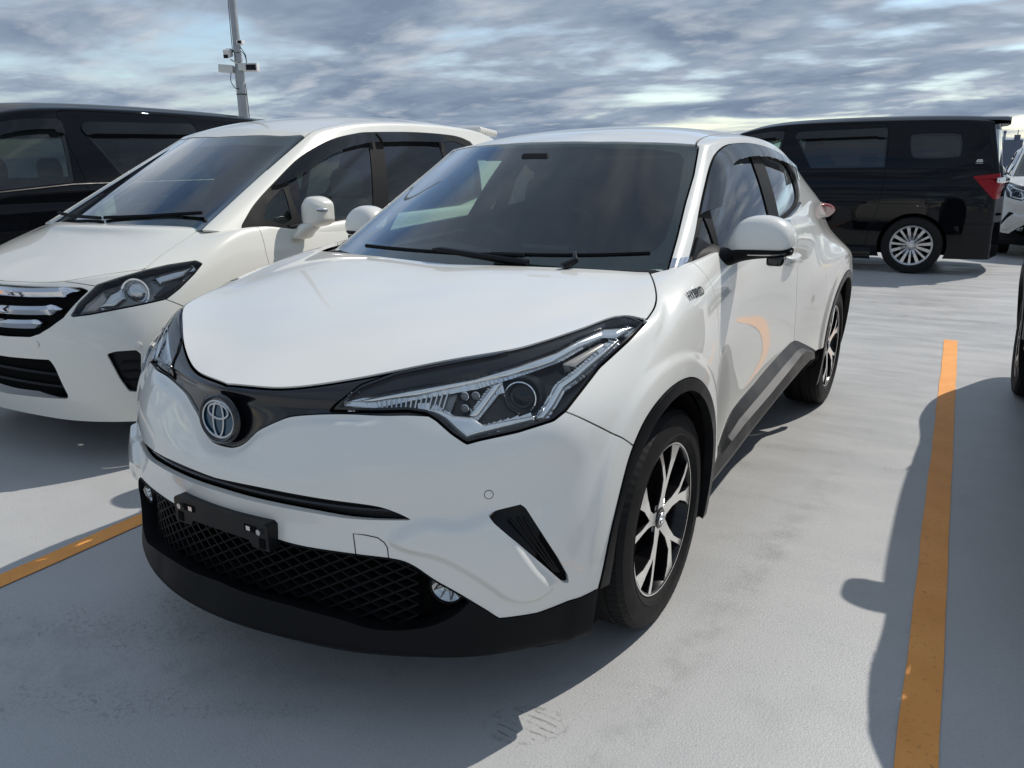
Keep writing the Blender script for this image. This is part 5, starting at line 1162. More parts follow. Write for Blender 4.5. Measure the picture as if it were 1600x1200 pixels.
    ditch = spline([(.56,.80),(.548,.93),(.535,1.1),(.525,1.6),(.52,2.4),(.50,3.3)], 4); f = np.where((rw.V[:, 2] > 1.35) & (rw.V[:, 0] < .60), lsdf(xy(rw.V), ditch), 1.0); rf, rl = split(rw, f, .003)
    mesh_obj('roof', both(flange(rf, .01)), MT[W], car); lr('pillar_panel', rl, W, car)
    shg = clip(gh, -np.where(gh.V[:, 1] < 1.0, psdf(gh.V@D2, wsP), 1.0)-.012); shg = clip(shg, np.where(shg.V[:, 0] > .4, -psdf(yz(shg.V), sideP)-.012, -1.0)); mesh_obj('cabin_shell', both(offset(shg, -.014)), MT['liner'], car)
    for sg in (1, -1):
        bm = bmesh.new(); pts = []
        for y in np.linspace(.26, 2.6, 26):
            z = float(np.interp(y, [.19,.45,.69,1.0,2.2,2.6], [1.022,1.044,1.060,1.074,1.088,1.145])); r = hit(gh, (2, y, z), (-1, 0, 0)); pts.append((sg*(r[0][0]+.003), y, z))
        bm_tube(bm, pts, .010, 8); from_bm('belt_moulding', bm, 'gloss', car)
        bm = bmesh.new(); rows = []
        for y in np.linspace(.22, 3.0, 26):
            z = float(np.interp(y, [.12,.45,.69,1.0,2.2,3.1], [1.02,1.036,1.052,1.066,1.08,1.08])); r = hit(gh, (2, y, z), (-1, 0, 0)); xi = r[0][0]; xo = float(np.interp(y, [0,.25,.55,1.0,2.0,2.9], [.79,.782,.80,.808,.812,.79]))
            rows.append([(sg*(xi-.02), y, z), (sg*(xi+.001), y, z), (sg*(xi*.4+xo*.6+.006), y, z-.012), (sg*(xo+.004), y, z-.045), (sg*(xo+.008), y, z-.10)])
        bm_loft(bm, rows if sg > 0 else rows[::-1]); from_bm('belt_ledge', bm, MT[W], car, 60)
        # mirror: tall cap on a short foot
        rows = []
        for x, zb, zt, yf, yb in ((.846,1.08,1.155,.475,.54),(.855,1.058,1.192,.458,.568),(.882,1.048,1.212,.442,.582),(.932,1.052,1.210,.448,.585),(.972,1.070,1.192,.470,.581),(.988,1.092,1.170,.505,.570)):
            h = zt-zb; d = yb-yf; rows.append([(x, yf+d*.25, zt-h*.03), (x, yf+d*.75, zt), (x, yb, zt-h*.18), (x, yb, zb+h*.15), (x, yb-d*.10, zb), (x, yf+d*.20, zb), (x, yf, zb+h*.22), (x, yf, zb+h*.72)])
        V, Q = ring_loft(rows); cr_ = {}
        for i in range(5):
            for k in (0, 6, 7): cr_[(i*8+k, (i+1)*8+k)] = .35
        m_ = cc_obj('door_mirror', V, Q, W, car, 3, cr_, 3, sg < 0)
        V, Q = ring_loft([[(x-.035*k, y-.05*k, z), (x+.03*k, y-.055*k, z), (x+.045*k, y+.04*k, z), (x-.03*k, y+.045*k, z)] for x, y, z, k in ((.83,.47,.985,.9),(.848,.47,1.01,1),(.868,.48,1.035,1.05),(.885,.495,1.07,1.1))]); cc_obj('mirror_foot', V, Q, W, m_, 2, None, 2, sg < 0)
        bm = bmesh.new(); bm_tube(bm, [(sg*.962,.462,1.145),(sg*.980,.482,1.143),(sg*.990,.512,1.140)], [.010,.012,.009], 8); from_bm('mirror_indicator', bm, 'drl', m_)
        bm = bmesh.new(); bm_box(bm, (sg*.90, .58, 1.14), (.13, .012, .15)); from_bm('mirror_glass', bm, 'gloss', m_, 40, .003)
    # wipers and cowl
    bm = bmesh.new(); rows = []
    for x in np.linspace(-.66, .66, 25):
        ax = abs(x); yh = float(np.interp(ax, [0,.25,.45,.592,.66], [-.14,-.115,-.055,.03,.08])); yg = float(np.interp(ax, [0,.35,.66], [-.09,-.02,.11])); rows.append([(x, yh-.02, 1.055), (x, yh+.012, 1.074), (x, yg+.02, 1.086), (x, yg+.06, 1.10)])
    bm_loft(bm, rows); from_bm('cowl_panel', bm, 'matte', car, 50)
    for pts in ([(-.62,.02,1.125),(-.35,-.08,1.12),(-.05,-.115,1.115)], [(-.02,-.11,1.118),(.25,-.06,1.128),(.55,.05,1.145)]):
        bm = bmesh.new(); bm_tube(bm, [tuple(p) for p in spline(pts, 5)], .010, 6); wp = from_bm('wiper', bm, 'matte', car)
    # cabin
    bm = bmesh.new(); rows = [[(x, -.05, 1.0), (x, .25, 1.035), (x, .55, 1.05+.03*math.exp(-((x+.33)/.16)**2)), (x, .66, 1.0), (x, .70, .85), (x, .60, .5)] for x in np.linspace(-.68, .68, 17)]; bm_loft(bm, rows); from_bm('dashboard', bm, 'cabin', car, 60)
    steering(car, (-.35,.86,.98))
    for sx in (-.36, .36): simple_seat(car, sx, 1.25, .50, .55, 'liner_beige')
    simple_seat(car, 0, 2.1, 1.2, .55, 'liner_beige', False)
    bm = bmesh.new(); bm_box(bm, (0, 1.6, .40), (1.4, 2.9, .04)); bm_box(bm, (0, 3.1, .75), (1.2, .05, .7)); from_bm('cabin_floor', bm, 'cabin', car)
    bm = bmesh.new(); bm_loft(bm, [[(sg*x, y, z) for x, z in ((.74,1.04),(.75,.9),(.72,.4))] for sg in (1,) for y in (.3, 1.2, 2.9)]); bm_loft(bm, [[(-x, y, z) for x, z in ((.74,1.04),(.75,.9),(.72,.4))] for y in (.3, 1.2, 2.9)]); from_bm('door_card', bm, 'liner_beige', car)
    bm = bmesh.new(); bm_box(bm, (0, .78, 1.46), (.22, .03, .06)); from_bm('interior_mirror', bm, 'cabin', car, 40, .008)
    bm = bmesh.new(); bm_box(bm, (0, 3.16, 1.632), (1.02, .30, .052), Matrix.Rotation(math.radians(-5), 3, 'X')); from_bm('rear_spoiler', bm, MT[W], car, 40, .02, 3)
    for x, y in ((.72, 0), (-.72, 0), (.72, 2.74), (-.72, 2.74)): make_wheel(car, 'multi', .305, .195, .185, (x, y, .305), flip=x < 0, spokes=10)
    return car
def build_van(name, label, loc, rz):
    car = thing(name, label, 'van', loc, rz)
    lb, gh = van_surfaces(4); W = 'blackpaint'
    src = lb; rest = lb
    for cy in (0, 2.95): rest = clip(rest, -arch_zone(rest, cy, .385, .35))
    hp = np.array([(0,-.86),(.27,-.845),(.52,-.77),(.73,-.60),(.855,-.36),(.85,-.1),(.76,.0),(.4,-.25),(0,-.33)]); hp = np.concatenate([hp, (hp*[-1, 1])[::-1][1:-1]])
    f = np.where(rest.V[:, 2] > .95, psdf(xy(rest.V), hp), 1.0); hd, rest = split(rest, f); mesh_obj('hood', both(flange(hd, .012)), MT[W], car)
    cab = np.array([(0,-.3),(.74,-.05),(.82,.3),(.84,1.0),(.84,3.0),(.78,3.6),(0,3.7)]); cab = np.concatenate([cab, (cab*[-1, 1])[::-1][1:-1]]); rest = clip(rest, -np.where(rest.V[:, 2] > 1.05, psdf(xy(rest.V), cab), 1.0))
    tailP = np.array([(3.50,1.168),(3.95,1.22),(3.95,.90),(3.74,.905)])
    f = np.where((rest.V[:, 0] > .45), psdf(yz(rest.V), tailP), 1.0); tl1, rest = split(rest, f, .001)
    hl = np.array([(.50,.98),(.60,.85),(.86,.80),(.93,.95),(.93,1.05),(.80,1.02)]); f = np.where((rest.V[:, 1] < -.25) & (rest.V[:, 2] > .75), psdf(xz(rest.V), hl), 1.0); ln, rest = split(rest, f); lr('headlamp', offset(ln, -.004), 'reflector', car)
    gr = np.array([(-.05,.96),(.42,.96),(.46,.70),(-.05,.68)]); f = np.where(rest.V[:, 1] < -.5, psdf(xz(rest.V), gr), 1.0); gp, rest = split(rest, f); mesh_obj('grille', both(offset(gp, -.006)), MT['gloss'], car)
    bmp, rest = split(rest, np.where(rest.V[:, 1] < -.2, -lsdf(yz(rest.V), np.array([(-.9,1.0),(-.45,.80),(-.3,.7)])), 1.0)); mesh_obj('front_bumper', both(flange(bmp, .012)), MT[W], car)
    rb, rest = split(rest, np.where(rest.V[:, 1] > 3.2, rest.V[:, 2]-.62, 1.0)); mesh_obj('rear_bumper', both(flange(rb, .012)), MT[W], car)
    dF = spline([(.30,1.3),(.31,1.1),(.38,.8),(.45,.5),(.45,.1)], 4); dM = spline([(1.36,1.45),(1.34,1.2),(1.36,.6),(1.36,.1)], 4); dR = spline([(2.55,1.4),(2.56,1.15),(2.53,.8),(2.45,.5),(2.4,.1)], 4)
    fen, r1 = split(rest, -lsdf(yz(rest.V), dF)); fd, r2 = split(r1, -lsdf(yz(r1.V), dM)); sd, qt = split(r2, -lsdf(yz(r2.V), dR))
    for nm, q in (('front_fender', fen), ('front_door', fd), ('sliding_door', sd)): lr(nm, q, W, car)
    mesh_obj('rear_quarter', both(flange(qt, .012)), MT[W], car)
    sh = src
    for cy in (0, 2.95): sh = clip(sh, -arch_zone(sh, cy, .385, .35))
    sh = clip(sh, -np.where(sh.V[:, 2] > 1.05, psdf(xy(sh.V), cab), 1.0)); mesh_obj('body_shell', both(offset(sh, -.012)), MT['hole'], car)
    liners(car, .895, (0, 2.95), .385, .35)
    bm = bmesh.new(); bm_box(bm, (0, 1.4, .26), (1.5, 4.4, .06)); from_bm('underbody_fill', bm, 'hole', car)
    for sg in (1, -1):   # sill and rear skirts
        bm = bmesh.new(); bm_loft(bm, [[(sg*x, y, z) for x, z in ((.905,.30),(.918,.27),(.912,.17),(.86,.155))] for y in ((.42, 2.5) if sg > 0 else (2.5, .42))]); from_bm('side_skirt', bm, MT[W], car, 30)
    # upper body
    D2 = np.stack([np.array((1., 0, 0)), np.array((0, .84, .54))], 1)
    wsR = [(0,.52,1.715),(.30,.56,1.712),(.52,.62,1.70),(.585,.62,1.685),(.66,.15,1.35),(.70,-.10,1.16),(.71,-.2,1.05),(0,-.6,1.0)]; wsP = np.array(wsR)@D2; wsP = np.concatenate([wsP, (wsP*[-1, 1])[::-1][1:-1]])
    fw = np.where(gh.V[:, 1] < .9, psdf(gh.V@D2, wsP), 1.0); ws = clip(gh, fw+.003); g2 = clip(gh, -fw+.003); mesh_obj('windscreen', both(offset(ws, -.003)), MT['glass'], car)
    sideP = np.concatenate([spline([(.12,1.20),(.25,1.34),(.45,1.50),(.66,1.62),(.85,1.690),(1.05,1.722),(1.27,1.730)], 4), [(1.30,1.70),(1.24,1.27),(.12,1.19)]])
    slP = np.concatenate([spline([(1.44,1.66),(1.46,1.70),(1.52,1.718)], 3), [(2.50,1.735),(2.525,1.70),(2.55,1.275),(1.68,1.27)]])
    qP = spline([(2.79,1.60),(2.84,1.66),(3.26,1.655),(3.335,1.60),(3.35,1.45),(3.30,1.388),(2.90,1.376),(2.82,1.44)], 4, True)
    cur = g2
    for nm, P_, m_ in (('front_window', sideP, 'sideglass'), ('sliding_window', slP, 'privacy'), ('quarter_window', qP, 'privacy')):
        f = np.where(cur.V[:, 0] > .4, psdf(yz(cur.V), P_), 1.0); w_, cur = split(cur, f, .001)
        ring = clip(w_, -(psdf(yz(w_.V), P_)+(.022 if nm != 'front_window' else .03))); gl_ = clip(w_, psdf(yz(w_.V), P_)+(.022 if nm != 'front_window' else .03)); lr('window_frame', offset(ring, -.003), 'gloss', car, .01); lr(nm, offset(gl_, -.007), m_, car, 0)
    for (a, b), P_, dz in (((.45, 1.29), sideP, .085), ((1.42, 2.53), slP, .10)):
        z0 = clip(gh, np.where(gh.V[:, 0] > .4, psdf(yz(gh.V), P_)-.004, 1.0)); f = psdf(yz(z0.V), P_); z1 = clip(z0, -(f+dz)); z1 = clip(z1, a-z1.V[:, 1]); z1 = clip(z1, z1.V[:, 1]-b); z1 = clip(z1, np.interp(z1.V[:, 1], [.4,.7,1.0,2.6], [1.47,1.54,1.62,1.62])-z1.V[:, 2])
        d_ = psdf(yz(z1.V), P_); lr('window_visor', S(z1.V+z1.N*(.010+.035*np.clip(-d_/.05, 0, 1))[:, None], z1.N, z1.T), 'visor', car, .005)
    f = np.where(cur.V[:, 0] > .45, psdf(yz(cur.V), tailP), 1.0); tl2, cur = split(cur, f, .001)
    for mm in ((lambda q: q), mirror):
        tlm = mesh_obj('tail_lamp', mm(join(flange(offset(tl1, .004), .02, False), flange(offset(tl2, .004), .02, False))), MT['red'], car)
    for sg in (1, -1):
        bm = bmesh.new(); bm_box(bm, (sg*.735, 3.795, 1.12), (.10, .05, .065), Matrix.Rotation(sg*math.radians(-32), 3, 'Z')); from_bm('reverse_lamp', bm, 'drl', car, 40, .012)
    # panel lines on the upper body
    sF = spline([(1.34,1.1),(1.33,1.30),(1.29,1.54),(1.285,1.76),(1.31,1.795),(1.40,1.805)], 4); sR = [(2.50,1.80),(2.545,1.70),(2.565,1.27),(2.56,1.1)]
    door_up = np.concatenate([sF, sR]); f = np.where((cur.V[:, 0] > .4) & (cur.V[:, 2] < 1.808), psdf(yz(cur.V), door_up), 1.0); dup_, cur = split(cur, f, .002); lr('sliding_door_frame', dup_, W, car)
    rgl = np.array([(-.1,1.70),(.58,1.70),(.62,1.30),(-.1,1.25)]); f = np.where(cur.V[:, 1] > 3.45, psdf(xz(cur.V), rgl), 1.0); rg, cur = split(cur, f, .001); mesh_obj('rear_screen', both(offset(rg, -.004)), MT['privacy'], car)
    mesh_obj('roof', both(flange(cur, .012)), MT[W], car)
    shg = clip(gh, -np.where(gh.V[:, 1] < .9, psdf(gh.V@D2, wsP), 1.0)-.012)
    for P_ in (sideP, slP, qP): shg = clip(shg, np.where(shg.V[:, 0] > .4, -psdf(yz(shg.V), P_)-.012, -1.0))
    shg = clip(shg, np.where(shg.V[:, 1] > 3.45, -psdf(xz(shg.V), rgl)-.01, -1.0)); mesh_obj('cabin_shell', both(offset(shg, -.018)), MT['cabin'], car)
    for sg in (1, -1):
        bm = bmesh.new(); pts = []
        for y in np.linspace(.20, 3.5, 30):
            z = float(np.interp(y, [.16,1.24,3.6], [1.178,1.255,1.262])); r = hit(gh, (2, y, z), (-1, 0, 0)); pts.append((sg*(r[0][0]+.002), y, z))
        bm_tube(bm, pts, .007, 6); from_bm('belt_moulding', bm, 'chrome' if False else 'satin', car)
    bm = bmesh.new(); rows = [[(x, y, z-.062*abs(x/.6)**2.4) for x in np.linspace(-.60, .60, 13)] for y, z in ((3.30,1.868),(3.55,1.866),(3.76,1.858),(3.80,1.848),(3.77,1.825),(3.55,1.80))]; bm_loft(bm, rows); sp_ = from_bm('rear_spoiler', bm, MT[W], car, 40)
    bm = bmesh.new(); bm_box(bm, (0, 3.797, 1.842), (.34, .012, .014)); from_bm('high_stop_lamp', bm, 'red', sp_, 40, .004)
    p, n = hit(gh, (2, 3.565, 1.335), (-1, .0, 0)); 
    for k, (dz, w_, h_) in enumerate(((.018,.055,.010),(.002,.068,.014),(-.020,.075,.005))):
        bm = bmesh.new(); p, n = hit(gh, (2, 3.55, 1.335+dz), (-1, 0, 0)); nv = Vector(n); t = Vector((0, 0, 1)).cross(nv).normalized(); u = nv.cross(t); q = Vector(p)+nv*.002
        A = [bm.verts.new(q+t*a*w_/2+u*b*h_/2) for a, b in ((-1, -1), (1, -1), (1, 1), (-1, 1))]; bm.faces.new(A); from_bm('model_sticker', bm, 'paper', car, 0)
    for sg in (1, -1):
        for y0 in (1.10, 1.50):
            p, n = hit(lb, (2, y0+.09, 1.03), (-1, 0, 0)); x = p[0]
            V, Q = ring_loft([[(x+dx, y, 1.03+dz) for dx, dz in ((.002,.016),(.028*k,.013),(.034*k,0),(.028*k,-.013),(.002,-.016),(0,0))] for y, k in ((y0,.2),(y0+.025,.85),(y0+.10,1),(y0+.16,.9),(y0+.185,.2))]); cc_obj('door_handle', V, Q, W, car, 2, None, 2, sg < 0)
        bm = bmesh.new(); pts = []
        for y in np.linspace(2.60, 3.48, 12): p, n = hit(lb, (2, y, 1.005), (-1, 0, 0)); pts.append((sg*(p[0]-.001), y, 1.005))
        bm_tube(bm, pts, .006, 6); from_bm('door_rail', bm, 'matte', car)
    bm = bmesh.new(); bm_loft(bm, [[(x, .05, 1.10), (x, .40, 1.16), (x, .62, 1.12), (x, .66, .8)] for x in np.linspace(-.75, .75, 9)]); from_bm('dashboard', bm, 'cabin', car, 60)
    steering(car, (-.38,.80,1.08))
    for sx in (-.38, .38):
        for sy_ in (1.15, 2.05, 3.0): simple_seat(car, sx, sy_, .52, .65, 'cabin')
    for sg in (1, -1):
        V, Q = ring_loft([[(sg*x, y-.05, z+h), (sg*x, y+.05, z+h), (sg*x, y+.06, z-h), (sg*x, y-.05, z-h)] for x, y, z, h in ((.86,.36,1.20,.02),(.90,.36,1.24,.085),(.98,.37,1.24,.10),(1.05,.39,1.23,.07),(1.07,.40,1.22,.02))]); 
        if sg < 0: Q = [q[::-1] for q in Q]
        cc_obj('door_mirror', V, Q, W, car, 2, None, 2)
    for x, y in ((.80, 0), (-.80, 0), (.80, 2.95), (-.80, 2.95)): make_wheel(car, 'multi', .346, .236, .235, (x, y, .346), rot=.12, flip=x < 0, spokes=15)
    return car
# ------------------------------------------------------------------ ground, markings
def ground_material():
    m = bpy.data.materials.new('grey_roof_coating'); m.use_nodes = True; nt = m.node_tree; b = nt.nodes['Principled BSDF']; N = nt.nodes.new; L = nt.links.new
    tc = N('ShaderNodeTexCoord'); P = tc.outputs['Object']
    def noise(scale, detail=5, rough=.6, stretch=None, dist=0.0):
        src = P
        if stretch: mp = N('ShaderNodeMapping'); mp.inputs['Scale'].default_value = stretch; L(P, mp.inputs[0]); src = mp.outputs[0]
        n = N('ShaderNodeTexNoise'); n.inputs['Scale'].default_value = scale; n.inputs['Detail'].default_value = detail; n.inputs['Roughness'].default_value = rough; n.inputs['Distortion'].default_value = dist; L(src, n.inputs['Vector']); return n.outputs['Fac']
    def rng(src, a, b_, c, d):
        r = N('ShaderNodeMapRange'); r.inputs[1].default_value = a; r.inputs[2].default_value = b_; r.inputs[3].default_value = c; r.inputs[4].default_value = d; L(src, r.inputs[0]); return r.outputs[0]
    def mul(a, b_):
        x = N('ShaderNodeMath'); x.operation = 'MULTIPLY'; L(a, x.inputs[0])
        if isinstance(b_, float): x.inputs[1].default_value = b_
        else: L(b_, x.inputs[1])
        return x.outputs[0]
    def mx(a, b_):
        x = N('ShaderNodeMath'); x.operation = 'MAXIMUM'; L(a, x.inputs[0]); L(b_, x.inputs[1]); return x.outputs[0]
    def mixc(fac, a, colr):
        x = N('ShaderNodeMix'); x.data_type = 'RGBA'; L(fac, x.inputs[0]); L(a, x.inputs[6]); x.inputs[7].default_value = (*colr, 1); return x.outputs[2]
    def patch(cx, cy, rx, ry, rot):                       # soft oval where dirt has collected
        mp = N('ShaderNodeMapping'); mp.vector_type = 'TEXTURE'; mp.inputs['Location'].default_value = (cx, cy, 0); mp.inputs['Rotation'].default_value = (0, 0, rot); mp.inputs['Scale'].default_value = (rx, ry, 1); L(P, mp.inputs[0])
        ln = N('ShaderNodeVectorMath'); ln.operation = 'LENGTH'; L(mp.outputs[0], ln.inputs[0]); return rng(ln.outputs['Value'], .35, 1.0, 1.0, 0.0)
    rp = N('ShaderNodeValToRGB'); e = rp.color_ramp.elements; e[0].position = .30; e[0].color = (.415,.418,.412,1); e[1].position = .70; e[1].color = (.505,.505,.495,1)
    L(noise(.55, 6, .62, (1, .55, 1), .4), rp.inputs[0]); c = rp.outputs[0]
    c = mixc(mul(rng(noise(2.2, 6, .65), .56, .72, 0, 1), .35), c, (.32,.325,.325))                # worn, greyer areas
    c = mixc(mul(rng(noise(5.5, 6, .7, (.35, 1.6, 1)), .60, .74, 0, 1), .30), c, (.50,.505,.51))   # scuffed pale streaks
    c = mixc(mul(rng(noise(120, 4, .7), .54, .70, 0, 1), .34), c, (.22,.225,.23))                  # grain
    # dirty spots where tyres have stood
    pt = None
    for a in ((-.60,-.92,.66,.24,.50), (-.42,-.66,.50,.13,.62), (-.35,-1.18,.55,.12,.55), (.05,-.98,.45,.05,.55), (1.346,1.672,.10,.06,.3), (.90,1.75,.35,.06,.2), (.98,.72,.22,.05,.6)):
        q = patch(*a); pt = q if pt is None else mx(pt, q)
    sp = rng(noise(62, 6, .74), .50, .62, 0, 1)
    c = mixc(mul(mul(pt, mul(sp, rng(noise(9, 4, .6), .40, .60, .15, 1))), .8), c, (.17,.17,.16))
    c = mixc(mul(pt, .12), c, (.30,.30,.28))
    sp2 = rng(noise(55, 4, .7), .655, .70, 0, 1); c = mixc(mul(mul(sp2, rng(noise(1.1, 3, .5), .45, .6, 0, 1)), .65), c, (.13,.13,.125))   # sparse specks
    vo = N('ShaderNodeTexVoronoi'); vo.inputs['Scale'].default_value = 90; L(P, vo.inputs['Vector'])
    pits = mul(rng(vo.outputs['Distance'], .10, .22, 1, 0), rng(noise(4, 4, .6), .46, .62, 0, 1)); c = mixc(mul(pits, .5), c, (.17,.17,.165))   # pitted coating
    tm_ = None
    for a in ((1.02,.2,2.4,.085,1.50), (-.30,-1.0,1.6,.09,.55), (-.75,-1.05,1.4,.10,.55), (3.5,7.0,6,.12,.1), (2.5,6.5,6,.10,.05), (2.2,5.7,5,.15,-.03)):
        q = patch(*a); tm_ = q if tm_ is None else mx(tm_, q)
    c = mixc(mul(mul(tm_, rng(noise(11, 5, .65, (1, 1, 1)), .42, .62, 0, 1)), .28), c, (.20,.20,.20))                                           # faint tyre marks
    # a shoe-and-tyre shaped scuff in front of the car
    mp = N('ShaderNodeMapping'); mp.vector_type = 'TEXTURE'; mp.inputs['Location'].default_value = (.745,-.635,0); mp.inputs['Rotation'].default_value = (0, 0, .55); mp.inputs['Scale'].default_value = (.115,.075,1); L(P, mp.inputs[0])
    ln = N('ShaderNodeVectorMath'); ln.operation = 'LENGTH'; L(mp.outputs[0], ln.inputs[0]); disc = rng(ln.outputs['Value'], .80, 1.0, 1.0, 0.0); edge = mul(rng(ln.outputs['Value'], .78, .9, 0.0, 1.0), disc)
    wv = N('ShaderNodeTexWave'); wv.inputs['Scale'].default_value = 1.7; wv.bands_direction = 'DIAGONAL'; wv.inputs['Distortion'].default_value = 2.5; wv.inputs['Detail'].default_value = 2; L(mp.outputs[0], wv.inputs[0])
    c = mixc(mul(mx(mul(mul(rng(wv.outputs['Fac'], .72, .86, 0, 1), disc), .7), edge), mul(rng(noise(26, 5, .75), .46, .58, 0, 1), .85)), c, (.11,.11,.105))
    L(c, b.inputs['Base Color'])
    L(rng(noise(3.0, 5, .6, (.5, 1.5, 1)), .35, .65, .30, .52), b.inputs['Roughness']); b.inputs['Specular IOR Level'].default_value = .50
    bp = N('ShaderNodeBump'); bp.inputs['Strength'].default_value = .55; bp.inputs['Distance'].default_value = .0034; L(noise(150, 5, .65), bp.inputs['Height']); bp2 = N('ShaderNodeBump'); bp2.inputs['Strength'].default_value = .12; bp2.inputs['Distance'].default_value = .01; L(noise(7, 4, .5), bp2.inputs['Height']); L(bp.outputs[0], bp2.inputs['Normal']); L(bp2.outputs[0], b.inputs['Normal'])
    return m
def paint_material():
    m = bpy.data.materials.new('orange_line_paint'); m.use_nodes = True; nt = m.node_tree; b = nt.nodes['Principled BSDF']; N = nt.nodes.new; L = nt.links.new
    tc = N('ShaderNodeTexCoord'); n = N('ShaderNodeTexNoise'); n.inputs['Scale'].default_value = 6; n.inputs['Detail'].default_value = 6; L(tc.outputs['Object'], n.inputs[0])
    r = N('ShaderNodeValToRGB'); e = r.color_ramp.elements; e[0].position = .32; e[0].color = (.86,.34,.065,1); e[1].position = .68; e[1].color = (.95,.41,.095,1); L(n.outputs['Fac'], r.inputs[0])
    n2 = N('ShaderNodeTexNoise'); n2.inputs['Scale'].default_value = 70; n2.inputs['Detail'].default_value = 4; L(tc.outputs['Object'], n2.inputs[0])
    rr = N('ShaderNodeMapRange'); rr.inputs[1].default_value = .62; rr.inputs[2].default_value = .72; rr.inputs[3].default_value = 0; rr.inputs[4].default_value = .55; L(n2.outputs['Fac'], rr.inputs[0])
    x = N('ShaderNodeMix'); x.data_type = 'RGBA'; L(rr.outputs[0], x.inputs[0]); L(r.outputs[0], x.inputs[6]); x.inputs[7].default_value = (.30,.13,.05,1); L(x.outputs[2], b.inputs['Base Color'])
    b.inputs['Roughness'].default_value = .55; bp = N('ShaderNodeBump'); bp.inputs['Strength'].default_value = .3; bp.inputs['Distance'].default_value = .0016
    n3 = N('ShaderNodeTexNoise'); n3.inputs['Scale'].default_value = 170; L(tc.outputs['Object'], n3.inputs[0]); L(n3.outputs['Fac'], bp.inputs['Height']); L(bp.outputs[0], b.inputs['Normal'])
    return m
bm = bmesh.new(); A = [bm.verts.new(p) for p in ((-70,-30,0),(70,-30,0),(70,70,0),(-70,70,0))]; bm.faces.new(A); g_ = from_bm('ground', bm, ground_material(), None, 0); g_['kind'] = 'structure'
PAINT = paint_material()
SL = -.0421                                             # the bays run slightly askew to the middle car
def bay_line(x_at0, y0, y1, w_=.092):
    bm = bmesh.new(); n = 40; rows = []
    for k in range(n+1):
        y = y0+(y1-y0)*k/n; x = x_at0+SL*y; j = .0016*math.sin(k*1.7+x_at0)+.0012*math.sin(k*.61); rows.append([(x-w_/2+j, y, .004), (x+w_/2+j*.6, y, .004)])
    bm_loft(bm, rows); o = from_bm('painted_bay_line', bm, PAINT, None, 0); o['kind'] = 'structure'; return o
for x0 in (1.594, -1.225, -4.05, 4.40): bay_line(x0, -1.6, 4.82)
# ------------------------------------------------------------------ the vehicles
car, LB, GH = build_crossover()
fit_details(car, LB, GH)
def repaint(o, m):
    for ch in o.children:
        if ch.type == 'MESH' and ch.data.materials and ch.data.materials[0] == MT['white']:
            ch.material_slots[0].link = 'OBJECT'; ch.material_slots[0].material = MT[m]
        elif m == 'blackpaint' and ch.type == 'MESH' and ch.data.materials and ch.data.materials[0] in (MT['glass'], MT['sideglass']):
            ch.material_slots[0].link = 'OBJECT'; ch.material_slots[0].material = MT['privacy']
        repaint(ch, m)
blk = copy_tree(car); blk.location = (2.765, .785, 0); blk.rotation_euler = (0, 0, math.radians(2.4)); repaint(blk, 'blackpaint')
for ch in blk.children:
    if ch.name.startswith('door_mirror') and ch.data.vertices[0].co.x < 0: ch.location.x += .10; ch.scale = (1.0, 1.0, 1.0)
blk['label'] = 'black car at the right edge, only its rear wheel and arch in view'
far = copy_tree(car); far.location = (2.42, 11.9, 0); far.rotation_euler = (0, 0, math.radians(2)); far.scale = (1.05, 1.05, 1.05)
far['label'] = 'white car with black lower bumper, mostly hidden behind the black minivan with red tail lamps'
build_freed()
v1 = build_van('black_minivan', 'black minivan with red tail lamps and silver multi-spoke wheel, side-on behind the crossover', (-2.26,9.66,0), math.radians(-90))
v2 = copy_tree(v1); v2.location = (-5.27, .15, 0); v2.rotation_euler = (0, 0, math.radians(3)); v2['label'] = 'black minivan with smoked window visors at the far left, beyond the ivory minivan'
v1['group'] = v2['group'] = 'black minivans'
car['group'] = blk['group'] = far['group'] = 'crossover cars'
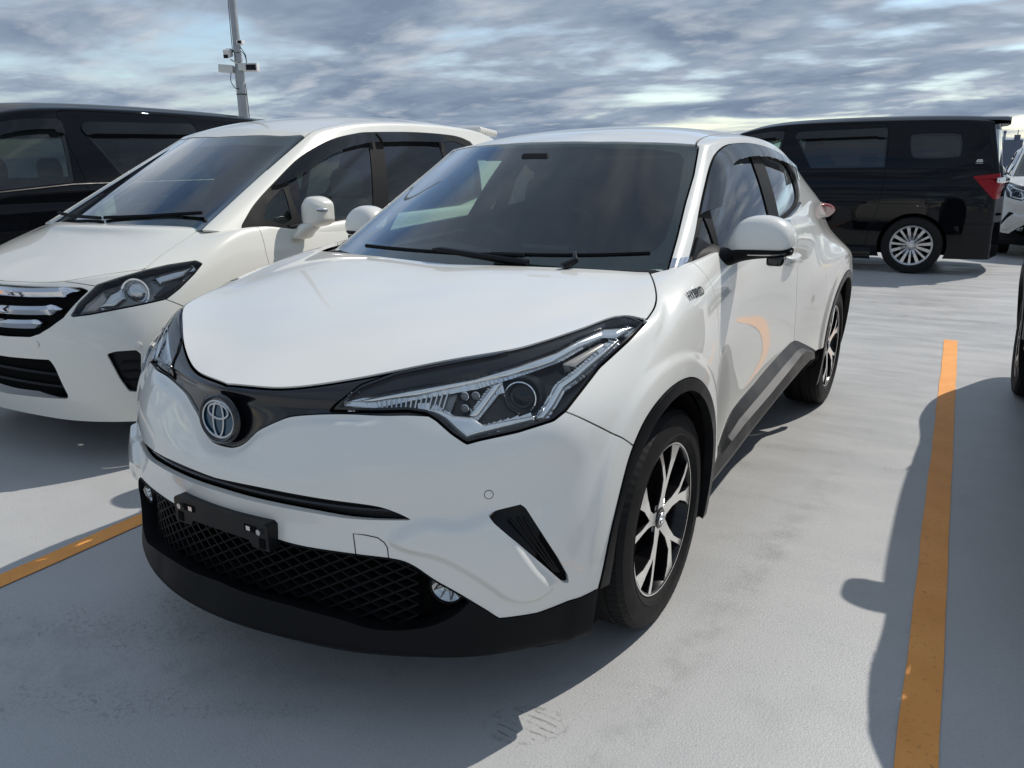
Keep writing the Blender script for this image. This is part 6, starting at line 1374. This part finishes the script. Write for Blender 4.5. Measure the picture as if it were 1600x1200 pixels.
# ------------------------------------------------------------------ camera pole
def build_pole():
    px, py = -11.30, 8.92
    t = thing('camera_pole', 'tall grey metal pole carrying security cameras and floodlights, behind the black minivan', 'pole', (px, py, 0))
    bm = bmesh.new(); bm_cyl(bm, (0,0,0), (0,0,3.15), .105, .088, 20); bm_cyl(bm, (0,0,3.15), (0,0,8.0), .072, .045, 20); bm_cyl(bm, (0,0,3.12), (0,0,3.18), .096, .084, 20); bm_cyl(bm, (0,0,0), (0,0,.03), .2, .2, 20); from_bm('shaft', bm, 'pole', t, 40)
    r = Vector((.85, .526, 0)); f = Vector((.526, -.85, 0))          # along and towards the camera side
    R3 = Matrix((r, -f, Vector((0, 0, 1)))).transposed()
    def bx(nm, c, s, m_, tilt=0, bev=.008, roll=0):
        bm = bmesh.new(); bm_box(bm, r*c[0]+f*c[1]+Vector((0, 0, c[2])), s, R3 @ Matrix.Rotation(roll, 3, 'Y') @ Matrix.Rotation(tilt, 3, 'X')); return from_bm(nm, bm, m_, t, 40, bev)
    a = bx('floodlight', (-.23,.03,3.17), (.27,.16,.14), 'camwhite', 0, .01, .08); a = bx('floodlight', (.24,.03,3.19), (.28,.17,.15), 'camwhite')
    bx('floodlight_face', (.265,.118,3.185), (.19,.012,.10), 'satin', 0, .003)
    bx('bracket', (0,.03,3.17), (.26,.05,.05), 'pole', 0, .004); bx('mount_box', (0.06,.06,3.20), (.09,.09,.13), 'camwhite'); bx('junction_box', (.03,.08,3.52), (.11,.10,.13), 'pole'); bx('junction_box', (.05,.09,3.36), (.10,.08,.16), 'pole')
    bx('camera', (-.15,.10,3.44), (.13,.22,.15), 'camwhite', .25, .03); bx('camera_face', (-.165,.20,3.37), (.085,.02,.06), 'matte', .25, .006)
    bx('camera', (.10,.08,3.63), (.11,.18,.08), 'camwhite', .1, .01); bx('camera_face', (.11,.172,3.625), (.07,.012,.05), 'matte', .1, .004)
    bm = bmesh.new(); bm_tube(bm, [r*-.12+f*.08+Vector((0,0,3.33)), r*-.03+f*.10+Vector((0,0,3.28)), r*.03+f*.08+Vector((0,0,3.26))], .016, 8); from_bm('camera_arm', bm, 'camwhite', t)
    for pts in ([(.05,.10,3.5),(.16,.12,3.42),(.19,.10,3.28)], [(-.13,.09,3.10),(-.15,.10,2.95),(-.08,.11,2.82),(0,.11,2.80)], [(.09,.09,3.55),(.18,.1,3.4),(.18,.1,3.25)], [(-.065,.02,8),(-.07,.02,5),(-.085,.02,3.6),(-.06,.05,3.5)], [(.10,.03,2.9),(.115,.03,2.5),(.12,.03,1.2)]):
        bm = bmesh.new(); bm_tube(bm, [tuple(r*p[0]+f*p[1]+Vector((0, 0, p[2]))) for p in spline(pts, 5)], .007, 6); from_bm('cable', bm, 'matte', t)
    bm = bmesh.new(); bm_cyl(bm, (0,0,2.70), (0,0,2.715), .098, .098, 20); from_bm('strap', bm, 'matte', t)
build_pole()
# ------------------------------------------------------------------ things far off, past the edge of the roof
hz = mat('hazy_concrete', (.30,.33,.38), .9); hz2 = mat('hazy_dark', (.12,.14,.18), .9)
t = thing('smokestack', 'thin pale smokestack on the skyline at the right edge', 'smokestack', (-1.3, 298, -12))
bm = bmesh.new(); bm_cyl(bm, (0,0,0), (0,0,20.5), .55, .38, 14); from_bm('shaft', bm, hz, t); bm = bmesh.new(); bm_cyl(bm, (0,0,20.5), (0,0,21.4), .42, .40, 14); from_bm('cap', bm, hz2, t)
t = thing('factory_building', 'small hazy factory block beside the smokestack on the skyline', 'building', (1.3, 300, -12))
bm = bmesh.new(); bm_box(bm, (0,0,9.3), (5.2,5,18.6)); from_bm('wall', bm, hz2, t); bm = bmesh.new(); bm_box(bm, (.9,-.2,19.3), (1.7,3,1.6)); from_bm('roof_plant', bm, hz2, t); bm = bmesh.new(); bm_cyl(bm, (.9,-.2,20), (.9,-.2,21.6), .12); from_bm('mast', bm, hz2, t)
